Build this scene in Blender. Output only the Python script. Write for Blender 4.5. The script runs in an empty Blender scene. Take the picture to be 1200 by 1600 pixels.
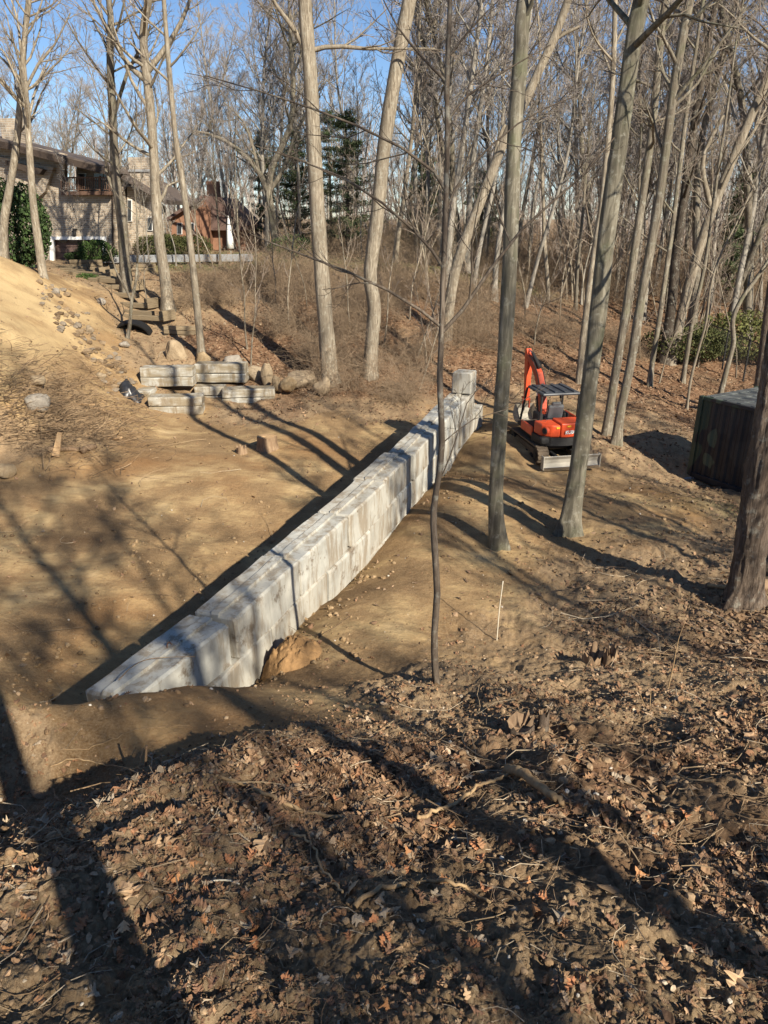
import bpy, bmesh, math, random
import numpy as np
from mathutils import Vector, Matrix, Euler
random.seed(7)
SC = bpy.context.scene
COL = SC.collection
R_ = math.radians

# ------------------------------------------------------------------ camera
CAMZ = 7.0
PITCH = R_(22.0)
FPX = 1150.0
cam_d = bpy.data.cameras.new('camera'); cam = bpy.data.objects.new('camera', cam_d); COL.objects.link(cam)
cam.location = (0, 0, CAMZ); cam.rotation_euler = (math.pi/2-PITCH, 0, 0)
cam_d.sensor_fit = 'VERTICAL'; cam_d.sensor_height = 36; cam_d.lens = 36*FPX/1600
cam_d.clip_start = 0.05; cam_d.clip_end = 1500
SC.camera = cam
# ------------------------------------------------------------------ light
SUN_EL = R_(33.0)
SH = Vector((-0.588, 0.809, 0)).normalized()          # the way the shadows run over the ground
TOSUN = Vector((-SH.x*math.cos(SUN_EL), -SH.y*math.cos(SUN_EL), math.sin(SUN_EL)))
w = bpy.data.worlds.new('World'); SC.world = w; w.use_nodes = True
nt = w.node_tree
sky = nt.nodes.new('ShaderNodeTexSky'); sky.sky_type = 'NISHITA'; sky.sun_disc = False
sky.sun_elevation = SUN_EL; sky.sun_rotation = math.atan2(TOSUN.x, TOSUN.y)
sky.altitude = 1500; sky.air_density = 1.0; sky.dust_density = 0.0; sky.ozone_density = 4.5
bg = nt.nodes['Background']; bg.inputs['Strength'].default_value = 0.072
nt.links.new(sky.outputs[0], bg.inputs['Color'])
sl = bpy.data.lights.new('sun', 'SUN'); sun = bpy.data.objects.new('sun', sl); COL.objects.link(sun)
sl.energy = 5.0; sl.angle = R_(0.53); sl.color = (1.0, 0.915, 0.77)
sun.rotation_euler = TOSUN.to_track_quat('Z', 'Y').to_euler()
sun.location = (30, -30, 40)
SC.view_settings.view_transform = 'Standard'; SC.view_settings.look = 'None'
SC.view_settings.exposure = 0.85; SC.view_settings.gamma = 1.0
SC.view_settings.use_curve_mapping = False
SC.cycles.max_bounces = 5; SC.cycles.diffuse_bounces = 3; SC.cycles.transparent_max_bounces = 4

# ------------------------------------------------------------------ picture <-> place
CP, SP = math.cos(PITCH), math.sin(PITCH)
def P(px, py, d):
    u = (px-600)/FPX; v = (py-800)/FPX
    return np.array([d*u, d*(CP-v*SP), CAMZ-d*(SP+v*CP)])
def WY(px, py, Y):
    v = (py-800)/FPX
    return P(px, py, Y/(CP-v*SP))

# ------------------------------------------------------------------ noise
_rs = np.random.RandomState(11)
_T = _rs.rand(8, 256, 256)
def vn(x, y, s=0):
    x = np.asarray(x, float); y = np.asarray(y, float)
    xi = np.floor(x).astype(np.int64); yi = np.floor(y).astype(np.int64)
    fx = x-xi; fy = y-yi
    fx = fx*fx*fx*(fx*(fx*6-15)+10); fy = fy*fy*fy*(fy*(fy*6-15)+10)
    T = _T[s % 8]; xi = xi+s*37
    a = T[xi & 255, yi & 255]; b = T[(xi+1) & 255, yi & 255]; c = T[xi & 255, (yi+1) & 255]; d = T[(xi+1) & 255, (yi+1) & 255]
    return (a*(1-fx)+b*fx)*(1-fy)+(c*(1-fx)+d*fx)*fy
def fbm(x, y, o=4, s=0, g=0.5):
    r = 0; a = 1; t = 0
    for i in range(o):
        ca, sa = math.cos(i*1.1+.3), math.sin(i*1.1+.3)
        r = r+a*vn((x*ca-y*sa)*2**i, (x*sa+y*ca)*2**i, s+i); t += a; a *= g
    return r/t
def cell(x, y, s=0):
    """rounded lumps: 1 at a cell's middle, 0 at its edge, and each cell's own random value"""
    xi = np.floor(x).astype(np.int64); yi = np.floor(y).astype(np.int64)
    d1 = np.full(np.shape(x), 9.0); d2 = d1.copy(); rv = np.zeros(np.shape(x))
    for i in (-1, 0, 1):
        for j in (-1, 0, 1):
            a = (xi+i) & 255; b = (yi+j) & 255
            cx = xi+i+_T[s % 8, a, b]; cy = yi+j+_T[(s+1) % 8, a, b]
            dd = np.hypot(x-cx, y-cy); r0 = _T[(s+2) % 8, a, b]
            n = dd < d1
            d2 = np.where(n, d1, np.minimum(d2, dd)); rv = np.where(n, r0, rv); d1 = np.where(n, dd, d1)
    return np.clip((d2-d1)*1.6, 0, 1), rv
def sst(a, b, x):
    t = np.clip((x-a)/(b-a), 0, 1); return t*t*(3-2*t)

# ------------------------------------------------------------------ the wall's line (used by the ground)
WA = np.array([-1.88, 8.03]); WU = np.array([0.3277, 0.9448]); WN = np.array([0.9448, -0.3277])
WLEN = 13.15
def wline(s, off=0.0):
    """point on the wall's right top edge, s metres from the corner; off to the right"""
    t = max(0.0, min(1.0, s/WLEN))
    return WA+WU*s+WN*(off+0.10*math.sin(math.pi*t))

# ------------------------------------------------------------------ ground: control points  (x, y, z, sand, leaf)
CT = []
def cp(px, py, d, sand, leaf): p = P(px, py, d); CT.append((p[0], p[1], p[2], sand, leaf))
def cw(x, y, down, sand, leaf): CT.append((x, y, CAMZ-down, sand, leaf))
for a in [(600,1600,2.86,0,.5),(0,1600,2.86,0,.5),(1200,1600,2.9,0,.6),(600,1500,3.26,0,.5),(600,1400,3.8,.1,.6),(100,1400,3.8,0,.5),
          (1150,1400,3.85,0,.7),(600,1300,4.56,.1,.9),(0,1300,4.56,0,.6),(1200,1300,4.65,0,.8),(600,1200,5.65,.1,.95),(900,1200,5.65,0,.8),(300,1190,5.9,.3,.5),
          (0,1150,6.75,0,.6),(1200,1150,6.5,0,.8),(300,1120,7.45,.8,.1),(150,1120,7.45,.8,.1),(500,1120,7.5,.7,.2),(683,1090,8.1,.2,.5),(1000,1100,7.6,.0,.6),
          (0,1050,10.9,1,0),(0,900,13.8,1,0),(200,900,13.8,1,0),(150,800,16.8,1,0),(350,760,18.4,1,0),(500,690,21.9,.9,.1),(250,690,22.0,.9,.1),(0,790,16.6,.9,0),
          (550,1050,9.4,.7,.1),(800,1000,10.8,.5,.2),(1000,1000,10.4,.1,.6),(1180,1000,10.3,0,.8),(700,930,11.9,.9,.1),(885,830,14.8,.6,.3),(778,855,13.9,.7,.3),
          (1155,940,11.7,.1,.7),(1000,900,12.8,.4,.4),(1200,800,17.0,.3,.6),(1000,780,16.8,.6,.3),(740,740,18.2,.9,.1),(870,738,18.9,.6,.3),(1072,740,20.5,.3,.5),
          (830,655,23.6,.7,.3),(950,690,21.5,.3,.7),(1100,650,25.6,.1,.9),
          (700,600,27.5,.1,1),(600,640,25.0,.4,.6),(850,560,29.5,0,1),(850,470,38,0,1),(850,430,55,0,1),(1000,600,29,0,1),(1100,560,33,0,1),(1150,480,47,0,1),(1200,440,70,0,1),
          (1000,500,41,0,1),(700,500,31.5,0,1),(700,425,40,0,.7),(600,410,42,0,.5),(500,412,41,0,.6),(500,500,31.5,0,1),(520,600,27,0,1),(420,560,29,0,1),(420,640,25.3,.3,.7),
          (400,420,38.5,0,1),(300,425,38,.1,.8),(330,540,29,0,1),(310,640,25.6,.6,.3),(250,560,28,.3,.6),(200,520,30,.3,.6),(200,450,34,.3,.5),(120,430,36.5,.4,.4),(140,405,41,.3,.3),(60,408,41,.3,.3),
          (190,615,25.0,.6,.2),(150,560,25.8,.8,.1),(110,500,27,1,0),(75,462,28.2,1,0),(0,402,28.5,1,0),(0,500,22.5,1,0),(0,580,20.3,.9,0),(100,640,21.3,.25,.3),(0,700,19.2,.4,.2),(60,580,21.8,.5,0),
          (100,700,19.6,.4,.2),(60,740,18.4,.8,.1)]:
    cp(*a)
for a in [(0,0,2.15,0,.5),(0,-3,1.3,0,.6),(4,0,2.15,0,.7),(-4,0,2.15,0,.6),(-4,3,3.3,0,.6),(5,3,3.3,0,.7),(0,-15,.9,0,1),(12,-10,2.2,0,1),(12,4,4.4,0,1),(15,12,6.2,0,1),(25,0,5.0,0,1),(28,-20,3,0,1),(-12,-10,1.4,0,1),
          (-10,3,3.6,.3,.5),(-9,7,5.6,.8,0),(-14,10,5.2,.9,0),(-14,16,4.6,.9,0),(-17,22,2.2,1,0),(-20,30,1.4,.8,.1),(-25,12,2.5,.5,.3),(-30,0,2.5,0,1),
          (24,18,7.0,0,1),(40,10,7.2,0,1),(40,30,6.8,0,1),(60,60,6.2,0,1),(100,30,7,0,1),(30,80,5.4,0,1),(0,70,3.0,0,.9),(-15,60,2.5,0,.8),(-30,50,2.4,.2,.4),(-40,35,2.0,.2,.5),(-15,46,2.4,.1,.5),
          (-60,60,2.0,0,1),(0,140,3.0,0,1),(-70,130,2.4,0,1),(70,140,4.5,0,1),(0,260,3,0,1),(-200,200,3,0,1),(200,200,4,0,1),(-200,0,3,0,1),(200,0,6,0,1),(0,-200,2,0,1),(-150,-150,2,0,1),(150,-150,4,0,1)]:
    cw(*a)
for s, zl, zr in [(-2.4,2.2,2.38),(-1.75,1.6,2.33),(-1.0,.9,2.0),(-0.2,.5,1.52),(1.2,.42,1.36),(3.2,.42,1.26),(6,.45,1.22),(9,.48,1.18),(12,.52,1.13),(14.5,.8,1.1)]:
    q = wline(s, 0.35); CT.append((q[0], q[1], zr, .8, .1))
    q = wline(s, -1.25); CT.append((q[0], q[1], zl, .9, .1))
CT = np.array(CT)
def _fit(xy, val, c):
    D = np.sqrt(((xy[:, None]-xy[None])**2).sum(2)+c*c)
    n = len(xy); A = np.zeros((n+3, n+3)); A[:n, :n] = -D; A[:n, :n] -= 0.02*np.eye(n)
    A[:n, n] = 1; A[:n, n+1:] = xy; A[n, :n] = 1; A[n+1:, :n] = xy.T
    return np.linalg.solve(A, np.concatenate([val, [0, 0, 0]]))
_XY = CT[:, :2]; _RC = 1.0
_C = _fit(_XY, CT[:, 2], _RC)
def HB(x, y):
    x = np.asarray(x, float); y = np.asarray(y, float); sh = x.shape; x = x.ravel(); y = y.ravel()
    out = np.zeros(len(x))
    for k in range(0, len(x), 60000):
        X = x[k:k+60000]; Y = y[k:k+60000]
        D = np.sqrt((X[:, None]-_XY[None, :, 0])**2+(Y[:, None]-_XY[None, :, 1])**2+_RC*_RC)
        n = len(_XY)
        out[k:k+60000] = -D@_C[:n]+_C[n]+_C[n+1]*X+_C[n+2]*Y
    return out.reshape(sh)
def zones(x, y):
    x = np.asarray(x, float); y = np.asarray(y, float); sh = x.shape; x = x.ravel(); y = y.ravel()
    wx = x+1.2*(fbm(x*.5, y*.5, 4, 2)-.5)*np.clip(y/9, .3, 2); wy = y+1.2*(fbm(x*.5+9, y*.5, 4, 5)-.5)*np.clip(y/9, .3, 2)
    S = np.zeros(len(x)); L = S.copy()
    for k in range(0, len(x), 60000):
        D = 1/((wx[k:k+60000, None]-_XY[None, :, 0])**2+(wy[k:k+60000, None]-_XY[None, :, 1])**2+.05)**1.6
        t = D.sum(1); S[k:k+60000] = D@CT[:, 3]/t; L[k:k+60000] = D@CT[:, 4]/t
    return S.reshape(sh), L.reshape(sh)
def relief(x, y, S, fine=True):
    r = np.hypot(x, y)
    rough = 1-sst(.35, .8, S)
    z = (fbm(x*.45, y*.45, 4, 1)-.5)*(.10+.26*rough*sst(1.2, 3, r)*(1-.5*sst(20, 40, r)))
    z += (fbm(x*1.7+4, y*1.7, 4, 3)-.5)*(.07+.18*rough)
    if fine:
        m = rough*(1-sst(14, 30, r))
        wx = x+.12*(vn(x*6, y*6, 1)-.5); wy = y+.12*(vn(x*6, y*6, 4)-.5)
        c1, v1 = cell(wx*4.6, wy*4.6, 1); c2, v2 = cell(wx*12+5, wy*12, 3)
        z += m*(np.minimum(c1*1.6, 1)*(v1**2)*.055*(1-.5*sst(6, 11, r))+np.minimum(c2*1.5, 1)*(v2**1.5)*.030)
        c3, v3 = cell(x*20+3, y*20+1, 5)
        z += (.25+.75*m)*np.minimum(c3*1.5, 1)*v3**3*.02*(1-sst(6, 14, r))
        z += (.12+.88*m)*(fbm(x*13, y*13, 4, 6)-.5)*.055*(1-sst(8, 20, r))
        c4, v4 = cell(x*42+1, y*42+3, 0); z += m*np.minimum(c4*1.4, 1)*v4**2*.012*(1-sst(2.5, 5, r))
        z -= m*sst(.58, .72, fbm(x*1.1+20, y*1.1, 4, 7))*.07*sst(1.5, 3, r)
        # crawler ruts pressed into the sand beside and across the pit
        q = (x*.83+y*.55); a = (x*-.55+y*.83)
        band = np.exp(-((a-14.2)/.2)**2)+np.exp(-((a-12.9)/.2)**2)
        z -= sst(.5, .9, S)*band*(.035+.02*0*q)
        z += sst(.5, .9, S)*(fbm(q*2.2, a*5, 3, 2)-.5)*.012
    return z
def HH(x, y):
    S, L = zones(x, y)
    return HB(x, y)+relief(np.asarray(x, float), np.asarray(y, float), S)
def H(x, y):
    return float(HH(np.array([float(x)]), np.array([float(y)]))[0])
def G(px, py, dmin=1.0, dmax=140):
    """where the picture's pixel meets the ground"""
    dd = np.exp(np.linspace(math.log(dmin), math.log(dmax), 500)); p = np.array([P(px, py, d) for d in dd])
    h = HH(p[:, 0], p[:, 1]); k = np.nonzero(p[:, 2] <= h)[0]
    if len(k) == 0: return p[-1]
    k = k[0]
    q = p[k].copy(); q[2] = h[k]; return q

# ------------------------------------------------------------------ mesh helpers
class Geo:
    def __init__(s): s.V = []; s.F = {}; s.n = 0; s.C = []
    def add(s, V, F, c=None):
        V = np.asarray(V, np.float64).reshape(-1, 3); F = np.asarray(F, np.int64)
        s.V.append(V); s.F.setdefault(F.shape[1], []).append(F+s.n); s.n += len(V)
        if c is not None:
            c = np.asarray(c, float)
            if c.ndim == 1: c = np.tile(c, (len(V), 1))
            s.C.append(c)
        return s
    def mesh(s, name, mat, smooth=True, attrs=None):
        V = np.concatenate(s.V); me = bpy.data.meshes.new(name)
        me.vertices.add(len(V)); me.vertices.foreach_set('co', V.astype(np.float32).ravel())
        ls = []; st = []; tot = []; o = 0
        for k, L in s.F.items():
            F = np.concatenate(L); ls.append(F.ravel()); st.append(o+np.arange(len(F))*k); tot.append(np.full(len(F), k)); o += F.size
        ls = np.concatenate(ls); st = np.concatenate(st); tot = np.concatenate(tot)
        me.loops.add(len(ls)); me.loops.foreach_set('vertex_index', ls.astype(np.int32))
        me.polygons.add(len(st)); me.polygons.foreach_set('loop_start', st.astype(np.int32)); me.polygons.foreach_set('loop_total', tot.astype(np.int32))
        me.polygons.foreach_set('use_smooth', np.full(len(st), smooth))
        if s.C:
            c = np.concatenate(s.C); c4 = np.ones((len(c), 4), np.float32); c4[:, :3] = c[:, :3]
            a = me.color_attributes.new('tint', 'FLOAT_COLOR', 'POINT'); a.data.foreach_set('color', c4.ravel())
        for k, v in (attrs or {}).items():
            a = me.attributes.new(k, 'FLOAT', 'POINT'); a.data.foreach_set('value', np.asarray(v, np.float32))
        me.update(calc_edges=True)
        if mat is not None: me.materials.append(mat)
        return me
    def obj(s, name, mat, parent=None, smooth=True, attrs=None):
        return link(name, s.mesh(name, mat, smooth, attrs), parent)
def link(name, me, parent=None):
    o = bpy.data.objects.new(name, me); COL.objects.link(o)
    if parent is not None: o.parent = parent
    return o
def tag(o, label=None, cat=None, group=None, kind=None):
    if label: o['label'] = label
    if cat: o['category'] = cat
    if group: o['group'] = group
    if kind: o['kind'] = kind
    return o
def empty(name, loc, label, cat, group=None, rz=0):
    o = bpy.data.objects.new(name, None); COL.objects.link(o); o.location = [float(v) for v in loc]; o.rotation_euler = (0, 0, rz)
    o.empty_display_size = .2
    return tag(o, label, cat, group)
def copy_tree(o, parent=None):
    c = o.copy(); COL.objects.link(c); c.parent = parent
    for ch in list(o.children): copy_tree(ch, c)
    return c
def tubes(Pt, Rd, sides, geo, c=None, cap=False):
    """M polylines of n points, with radii, as tapered tubes"""
    Pt = np.asarray(Pt, float); Rd = np.asarray(Rd, float)
    if Pt.ndim == 2: Pt = Pt[None]; Rd = Rd[None]
    M, n, _ = Pt.shape
    T = np.gradient(Pt, axis=1); T /= np.linalg.norm(T, axis=2, keepdims=True)+1e-9
    md = Pt[:, -1]-Pt[:, 0]; ref = np.zeros((M, 3)); k = np.argmin(np.abs(md), axis=1); ref[np.arange(M), k] = 1
    A = np.cross(T, ref[:, None, :]); A /= np.linalg.norm(A, axis=2, keepdims=True)+1e-9
    B = np.cross(T, A)
    th = np.arange(sides)*2*math.pi/sides
    V = Pt[:, :, None, :]+Rd[:, :, None, None]*(np.cos(th)[None, None, :, None]*A[:, :, None, :]+np.sin(th)[None, None, :, None]*B[:, :, None, :])
    base = (np.arange(M)*n*sides)[:, None, None]+(np.arange(n-1)*sides)[None, :, None]
    i = np.arange(sides)[None, None, :]; j = (i+1) % sides
    F = np.stack(np.broadcast_arrays(base+i, base+j, base+sides+j, base+sides+i), -1).reshape(-1, 4)
    cc = None
    if c is not None:
        c = np.asarray(c, float)
        cc = np.repeat(c, n*sides, axis=0) if c.ndim == 2 else np.tile(c, (M*n*sides, 1))
    geo.add(V.reshape(-1, 3), F, cc)
    if cap:
        b0 = np.arange(M)*n*sides+geo.n-M*n*sides
        geo.F.setdefault(sides, []).append(b0[:, None]+np.arange(sides)[None, ::-1])
        geo.F[sides].append(b0[:, None]+(n-1)*sides+np.arange(sides)[None, :])
def catmull(pts, n):
    pts = np.asarray(pts, float); m = len(pts)
    e = np.vstack([2*pts[0]-pts[1], pts, 2*pts[-1]-pts[-2]])
    t = np.linspace(0, m-1-1e-6, n); k = t.astype(int); f = (t-k)[:, None]
    a, b, c, d = e[k], e[k+1], e[k+2], e[k+3]
    return .5*((2*b)+(-a+c)*f+(2*a-5*b+4*c-d)*f**2+(-a+3*b-3*c+d)*f**3)
def bm_obj(name, bm, mat, parent=None, smooth=False, angle=None):
    me = bpy.data.meshes.new(name); bm.normal_update(); bm.to_mesh(me); bm.free()
    if mat is not None: me.materials.append(mat)
    if smooth:
        for p in me.polygons: p.use_smooth = True
    return link(name, me, parent)
def box(bm, c, s, bev=0.0, rot=None, seg=1):
    r = bmesh.ops.create_cube(bm, size=1); vs = r['verts']
    for v in vs: v.co = Vector((v.co.x*s[0], v.co.y*s[1], v.co.z*s[2]))
    if bev > 0:
        es = list({e for v in vs for e in v.link_edges})
        q = bmesh.ops.bevel(bm, geom=es, offset=bev, segments=seg, affect='EDGES', profile=.5)
        vs = list({v for f in q['faces'] for v in f.verts} | {v for v in vs if v.is_valid})
    m = Matrix.Translation(Vector(c)) @ (rot.to_matrix().to_4x4() if isinstance(rot, Euler) else Matrix.Identity(4))
    bmesh.ops.transform(bm, matrix=m, verts=vs)
    return vs
def cyl(bm, a, b, r, seg=12, r2=None):
    a = Vector(a); b = Vector(b); d = b-a
    q = bmesh.ops.create_cone(bm, cap_ends=True, segments=seg, radius1=r, radius2=r if r2 is None else r2, depth=d.length)
    m = Matrix.Translation((a+b)/2) @ d.to_track_quat('Z', 'Y').to_matrix().to_4x4()
    bmesh.ops.transform(bm, matrix=m, verts=q['verts']); return q['verts']
def prism(bm, prof, x0, x1, axis='X'):
    """closed outline (a, b) pushed from x0 to x1 along an axis"""
    def co(t, p): return {'X': (t, p[0], p[1]), 'Y': (p[0], t, p[1]), 'Z': (p[0], p[1], t)}[axis]
    A = [bm.verts.new(co(x0, p)) for p in prof]; B = [bm.verts.new(co(x1, p)) for p in prof]
    n = len(prof)
    bm.faces.new(A); bm.faces.new(B[::-1])
    for i in range(n): bm.faces.new((A[i], B[i], B[(i+1) % n], A[(i+1) % n]))
    return A+B
def pb(name, parent, mat, fn, smooth=False):
    bm = bmesh.new(); fn(bm); bmesh.ops.recalc_face_normals(bm, faces=bm.faces); return bm_obj(name, bm, mat, parent, smooth)

# ------------------------------------------------------------------ materials
class N:
    def __init__(s, name, rough=.8, spec=.3):
        s.m = bpy.data.materials.new(name); s.m.use_nodes = True; s.t = s.m.node_tree; s.b = s.t.nodes['Principled BSDF']
        s.b.inputs['Roughness'].default_value = rough; s.b.inputs['Specular IOR Level'].default_value = spec
        s.co = s.t.nodes.new('ShaderNodeTexCoord')
    def nd(s, k, **kw):
        n = s.t.nodes.new('ShaderNode'+k)
        for a, v in kw.items(): setattr(n, a, v)
        return n
    def ln(s, a, b): s.t.links.new(a, b)
    def map(s, scale=(1, 1, 1), src='Object', rot=(0, 0, 0)):
        m = s.nd('Mapping'); m.inputs['Scale'].default_value = scale; m.inputs['Rotation'].default_value = rot
        s.ln(s.co.outputs[src], m.inputs[0]); return m.outputs[0]
    def noise(s, sc, det=4, rough=.55, vec=None, out=0, dist=0):
        n = s.nd('TexNoise'); n.inputs['Scale'].default_value = sc; n.inputs['Detail'].default_value = det; n.inputs['Roughness'].default_value = rough
        n.inputs['Distortion'].default_value = dist
        s.ln(vec if vec is not None else s.co.outputs['Object'], n.inputs['Vector']); return n.outputs[out]
    def ramp(s, fac, stops):
        r = s.nd('ValToRGB'); e = r.color_ramp.elements
        while len(e) < len(stops): e.new(.5)
        for i, (p, c) in enumerate(stops):
            e[i].position = p; e[i].color = (*c, 1) if not isinstance(c, (int, float)) else (c, c, c, 1)
        s.ln(fac, r.inputs[0]); return r.outputs[0]
    def mix(s, f, a, b, mode='MIX'):
        m = s.nd('Mix', data_type='RGBA', blend_type=mode)
        for v, i in ((f, 0), (a, 6), (b, 7)):
            if hasattr(v, 'links'): s.ln(v, m.inputs[i])
            else: m.inputs[i].default_value = v if i == 0 else (*v, 1)
        return m.outputs[2]
    def math(s, op, a, b=0.0):
        m = s.nd('Math', operation=op)
        for v, i in ((a, 0), (b, 1)):
            if hasattr(v, 'links'): s.ln(v, m.inputs[i])
            else: m.inputs[i].default_value = v
        return m.outputs[0]
    def attr(s, name, out='Fac'):
        a = s.nd('Attribute', attribute_name=name); return a.outputs[out]
    def rnd(s): return s.nd('ObjectInfo').outputs['Random']
    def col(s, c):
        if hasattr(c, 'links'): s.ln(c, s.b.inputs['Base Color'])
        else: s.b.inputs['Base Color'].default_value = (*c, 1)
        return s
    def bump(s, h, dist=.01, st=1.0, prev=None):
        b = s.nd('Bump'); b.inputs['Distance'].default_value = dist; b.inputs['Strength'].default_value = st
        s.ln(h, b.inputs['Height'])
        if prev is not None: s.ln(prev, b.inputs['Normal'])
        s.ln(b.outputs[0], s.b.inputs['Normal']); return b.outputs[0]
def plain(name, c, rough=.7, var=.25, sc=8, spec=.3, metal=0, bump=0):
    n = N(name, rough, spec); f = n.noise(sc, 5, .6)
    n.col(n.mix(f, tuple(v*(1-var) for v in c), tuple(min(1, v*(1+var)) for v in c)))
    n.b.inputs['Metallic'].default_value = metal
    if bump: n.bump(n.noise(sc*3, 5, .6), bump)
    return n.m

def mat_ground():
    n = N('ground', .95, .12)
    sand = n.attr('sand'); leaf = n.attr('leaf'); gr = n.attr('grassy')
    p = n.co.outputs['Object']
    big = n.noise(.7, 6, .6); mid = n.noise(5, 7, .65); fine = n.noise(45, 6, .7)
    dirt = n.ramp(mid, [(.25, (.11, .068, .036)), (.5, (.235, .155, .086)), (.75, (.37, .26, .155))])
    dirt = n.mix(n.ramp(fine, [(.35, 0), (.75, 1)]), dirt, (.42, .31, .19))
    st = n.noise(2.2, 6, .62, n.map((.6, 1.9, 1), rot=(0, 0, R_(-33))))
    sandc = n.ramp(big, [(.34, (.16, .095, .045)), (.49, (.29, .185, .088)), (.60, (.46, .32, .155)), (.75, (.56, .41, .225))])
    sandc = n.mix(n.ramp(st, [(.36, .6), (.55, 0)]), sandc, (.20, .12, .058))
    sandc = n.mix(n.ramp(fine, [(.4, 0), (.8, .5)]), sandc, (.52, .40, .25))
    orange = n.ramp(n.noise(.33, 4, .5), [(.52, 0), (.68, .38)])
    sandc = n.mix(orange, sandc, (.34, .165, .060))
    lit = n.ramp(n.noise(19, 5, .7, out=0), [(.3, (.05, .026, .015)), (.48, (.15, .082, .045)), (.62, (.25, .15, .085)), (.8, (.36, .26, .17))])
    lv = n.nd('TexVoronoi'); lv.inputs['Scale'].default_value = 11; n.ln(p, lv.inputs['Vector'])
    sep = n.nd('SeparateColor'); n.ln(lv.outputs['Color'], sep.inputs[0])
    lit = n.mix(.6, lit, n.ramp(sep.outputs[0], [(0, (.06, .032, .02)), (.5, (.19, .105, .058)), (1, (.36, .235, .14))]))
    k = n.math('ADD', sand, n.math('MULTIPLY', n.math('SUBTRACT', mid, .5), .7))
    c = n.mix(n.ramp(k, [(.42, 0), (.62, 1)]), dirt, sandc)
    k2 = n.math('ADD', leaf, n.math('MULTIPLY', n.math('SUBTRACT', big, .5), 1.0))
    c = n.mix(n.ramp(k2, [(.62, 0), (.9, 1)]), c, lit)
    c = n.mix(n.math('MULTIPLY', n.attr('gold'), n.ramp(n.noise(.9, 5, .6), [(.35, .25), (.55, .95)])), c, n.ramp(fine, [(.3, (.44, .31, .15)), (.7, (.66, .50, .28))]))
    g = n.ramp(n.noise(60, 4), [(.3, (.045, .06, .018)), (.7, (.15, .17, .06))])
    c = n.mix(n.math('MULTIPLY', gr, n.ramp(mid, [(.3, .35), (.6, 1)])), c, g)
    n.col(c)
    b = n.bump(n.noise(30, 9, .78), .026, 1.0); b = n.bump(n.noise(110, 6, .75), .007, 1.0, b)
    n.bump(lv.outputs['Distance'], .02, .5, b)
    return n.m
def mat_bark(name, a, b, c, sc=1.0, lichen=0.0, depth=.012):
    n = N(name, .9, .15)
    v = n.map((9*sc, 9*sc, 1.1*sc)); f = n.noise(2.0, 8, .7, v, dist=.9)
    col = n.ramp(f, [(.34, a), (.5, b), (.66, c)])
    band = n.noise(1.1, 5, .6, n.map((1.5, 1.5, .5)))
    col = n.mix(n.ramp(band, [(.42, .55), (.6, 0)]), col, tuple(x*.55 for x in b))
    spot = n.noise(7, 5, .7)
    col = n.mix(n.ramp(spot, [(.55, 0), (.68, .6)]), col, (.36, .35, .29))
    if lichen: col = n.mix(n.ramp(n.noise(2.3, 5, .6), [(.5, 0), (.7, lichen)]), col, (.13, .15, .075))
    r = n.rnd(); col = n.mix(n.math('MULTIPLY', r, .35), col, tuple(x*.6 for x in b))
    n.col(col); n.bump(f, depth, 1.0)
    return n.m
def mat_tint(name, base=(1, 1, 1), rough=.8, sc=25, trans=0.0):
    n = N(name, rough, .25)
    t = n.attr('tint', 'Color'); f = n.ramp(n.noise(sc, 5, .65), [(.25, .55), (.75, 1.25)])
    n.col(n.mix(1.0, t, f, 'MULTIPLY'))
    return n.m
def mat_concrete(name, stain=.5, dark=.0):
    n = N(name, .88, .2)
    r = n.rnd()
    off = n.nd('VectorMath', operation='ADD'); n.ln(n.co.outputs['Object'], off.inputs[0])
    cx = n.nd('CombineXYZ'); n.ln(n.math('MULTIPLY', r, 40), cx.inputs[0]); n.ln(n.math('MULTIPLY', r, 23), cx.inputs[1]); n.ln(cx.outputs[0], off.inputs[1])
    V = off.outputs[0]
    def mp(sc):
        m = n.nd('Mapping'); m.inputs['Scale'].default_value = sc; n.ln(V, m.inputs[0]); return m.outputs[0]
    big = n.noise(1.6, 6, .6, V)
    c = n.ramp(big, [(.3, (.30, .295, .265)), (.5, (.45, .445, .40)), (.7, (.56, .55, .49))])
    c = n.mix(n.math('MULTIPLY', r, .75), c, (.36, .33, .27))
    streak = n.noise(2.6, 8, .72, mp((1.7, 1.7, .32)), dist=.3)
    c = n.mix(n.ramp(streak, [(.47, 0), (.6, stain)]), c, (.20, .145, .085))
    st2 = n.noise(1.7, 9, .78, mp((1.3, 1.3, .7)), dist=.2)
    c = n.mix(n.ramp(st2, [(.55, 0), (.72, .6)]), c, (.19, .19, .185))
    blot = n.noise(2.6, 7, .7, V)
    c = n.mix(n.ramp(blot, [(.58, 0), (.66, .85)]), c, (.16, .12, .08))
    if dark: c = n.mix(n.ramp(n.noise(2.1, 5, .6, mp((.6, .6, 2.5))), [(.4, dark), (.62, 0)]), c, (.23, .18, .11))
    n.col(c)
    b = n.bump(n.noise(38, 6, .7, V), .006, .8)
    vo = n.nd('TexVoronoi'); vo.inputs['Scale'].default_value = 42; n.ln(V, vo.inputs['Vector'])
    n.bump(n.ramp(vo.outputs['Distance'], [(.05, 0), (.2, 1)]), .004, .6, b)
    return n.m
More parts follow.
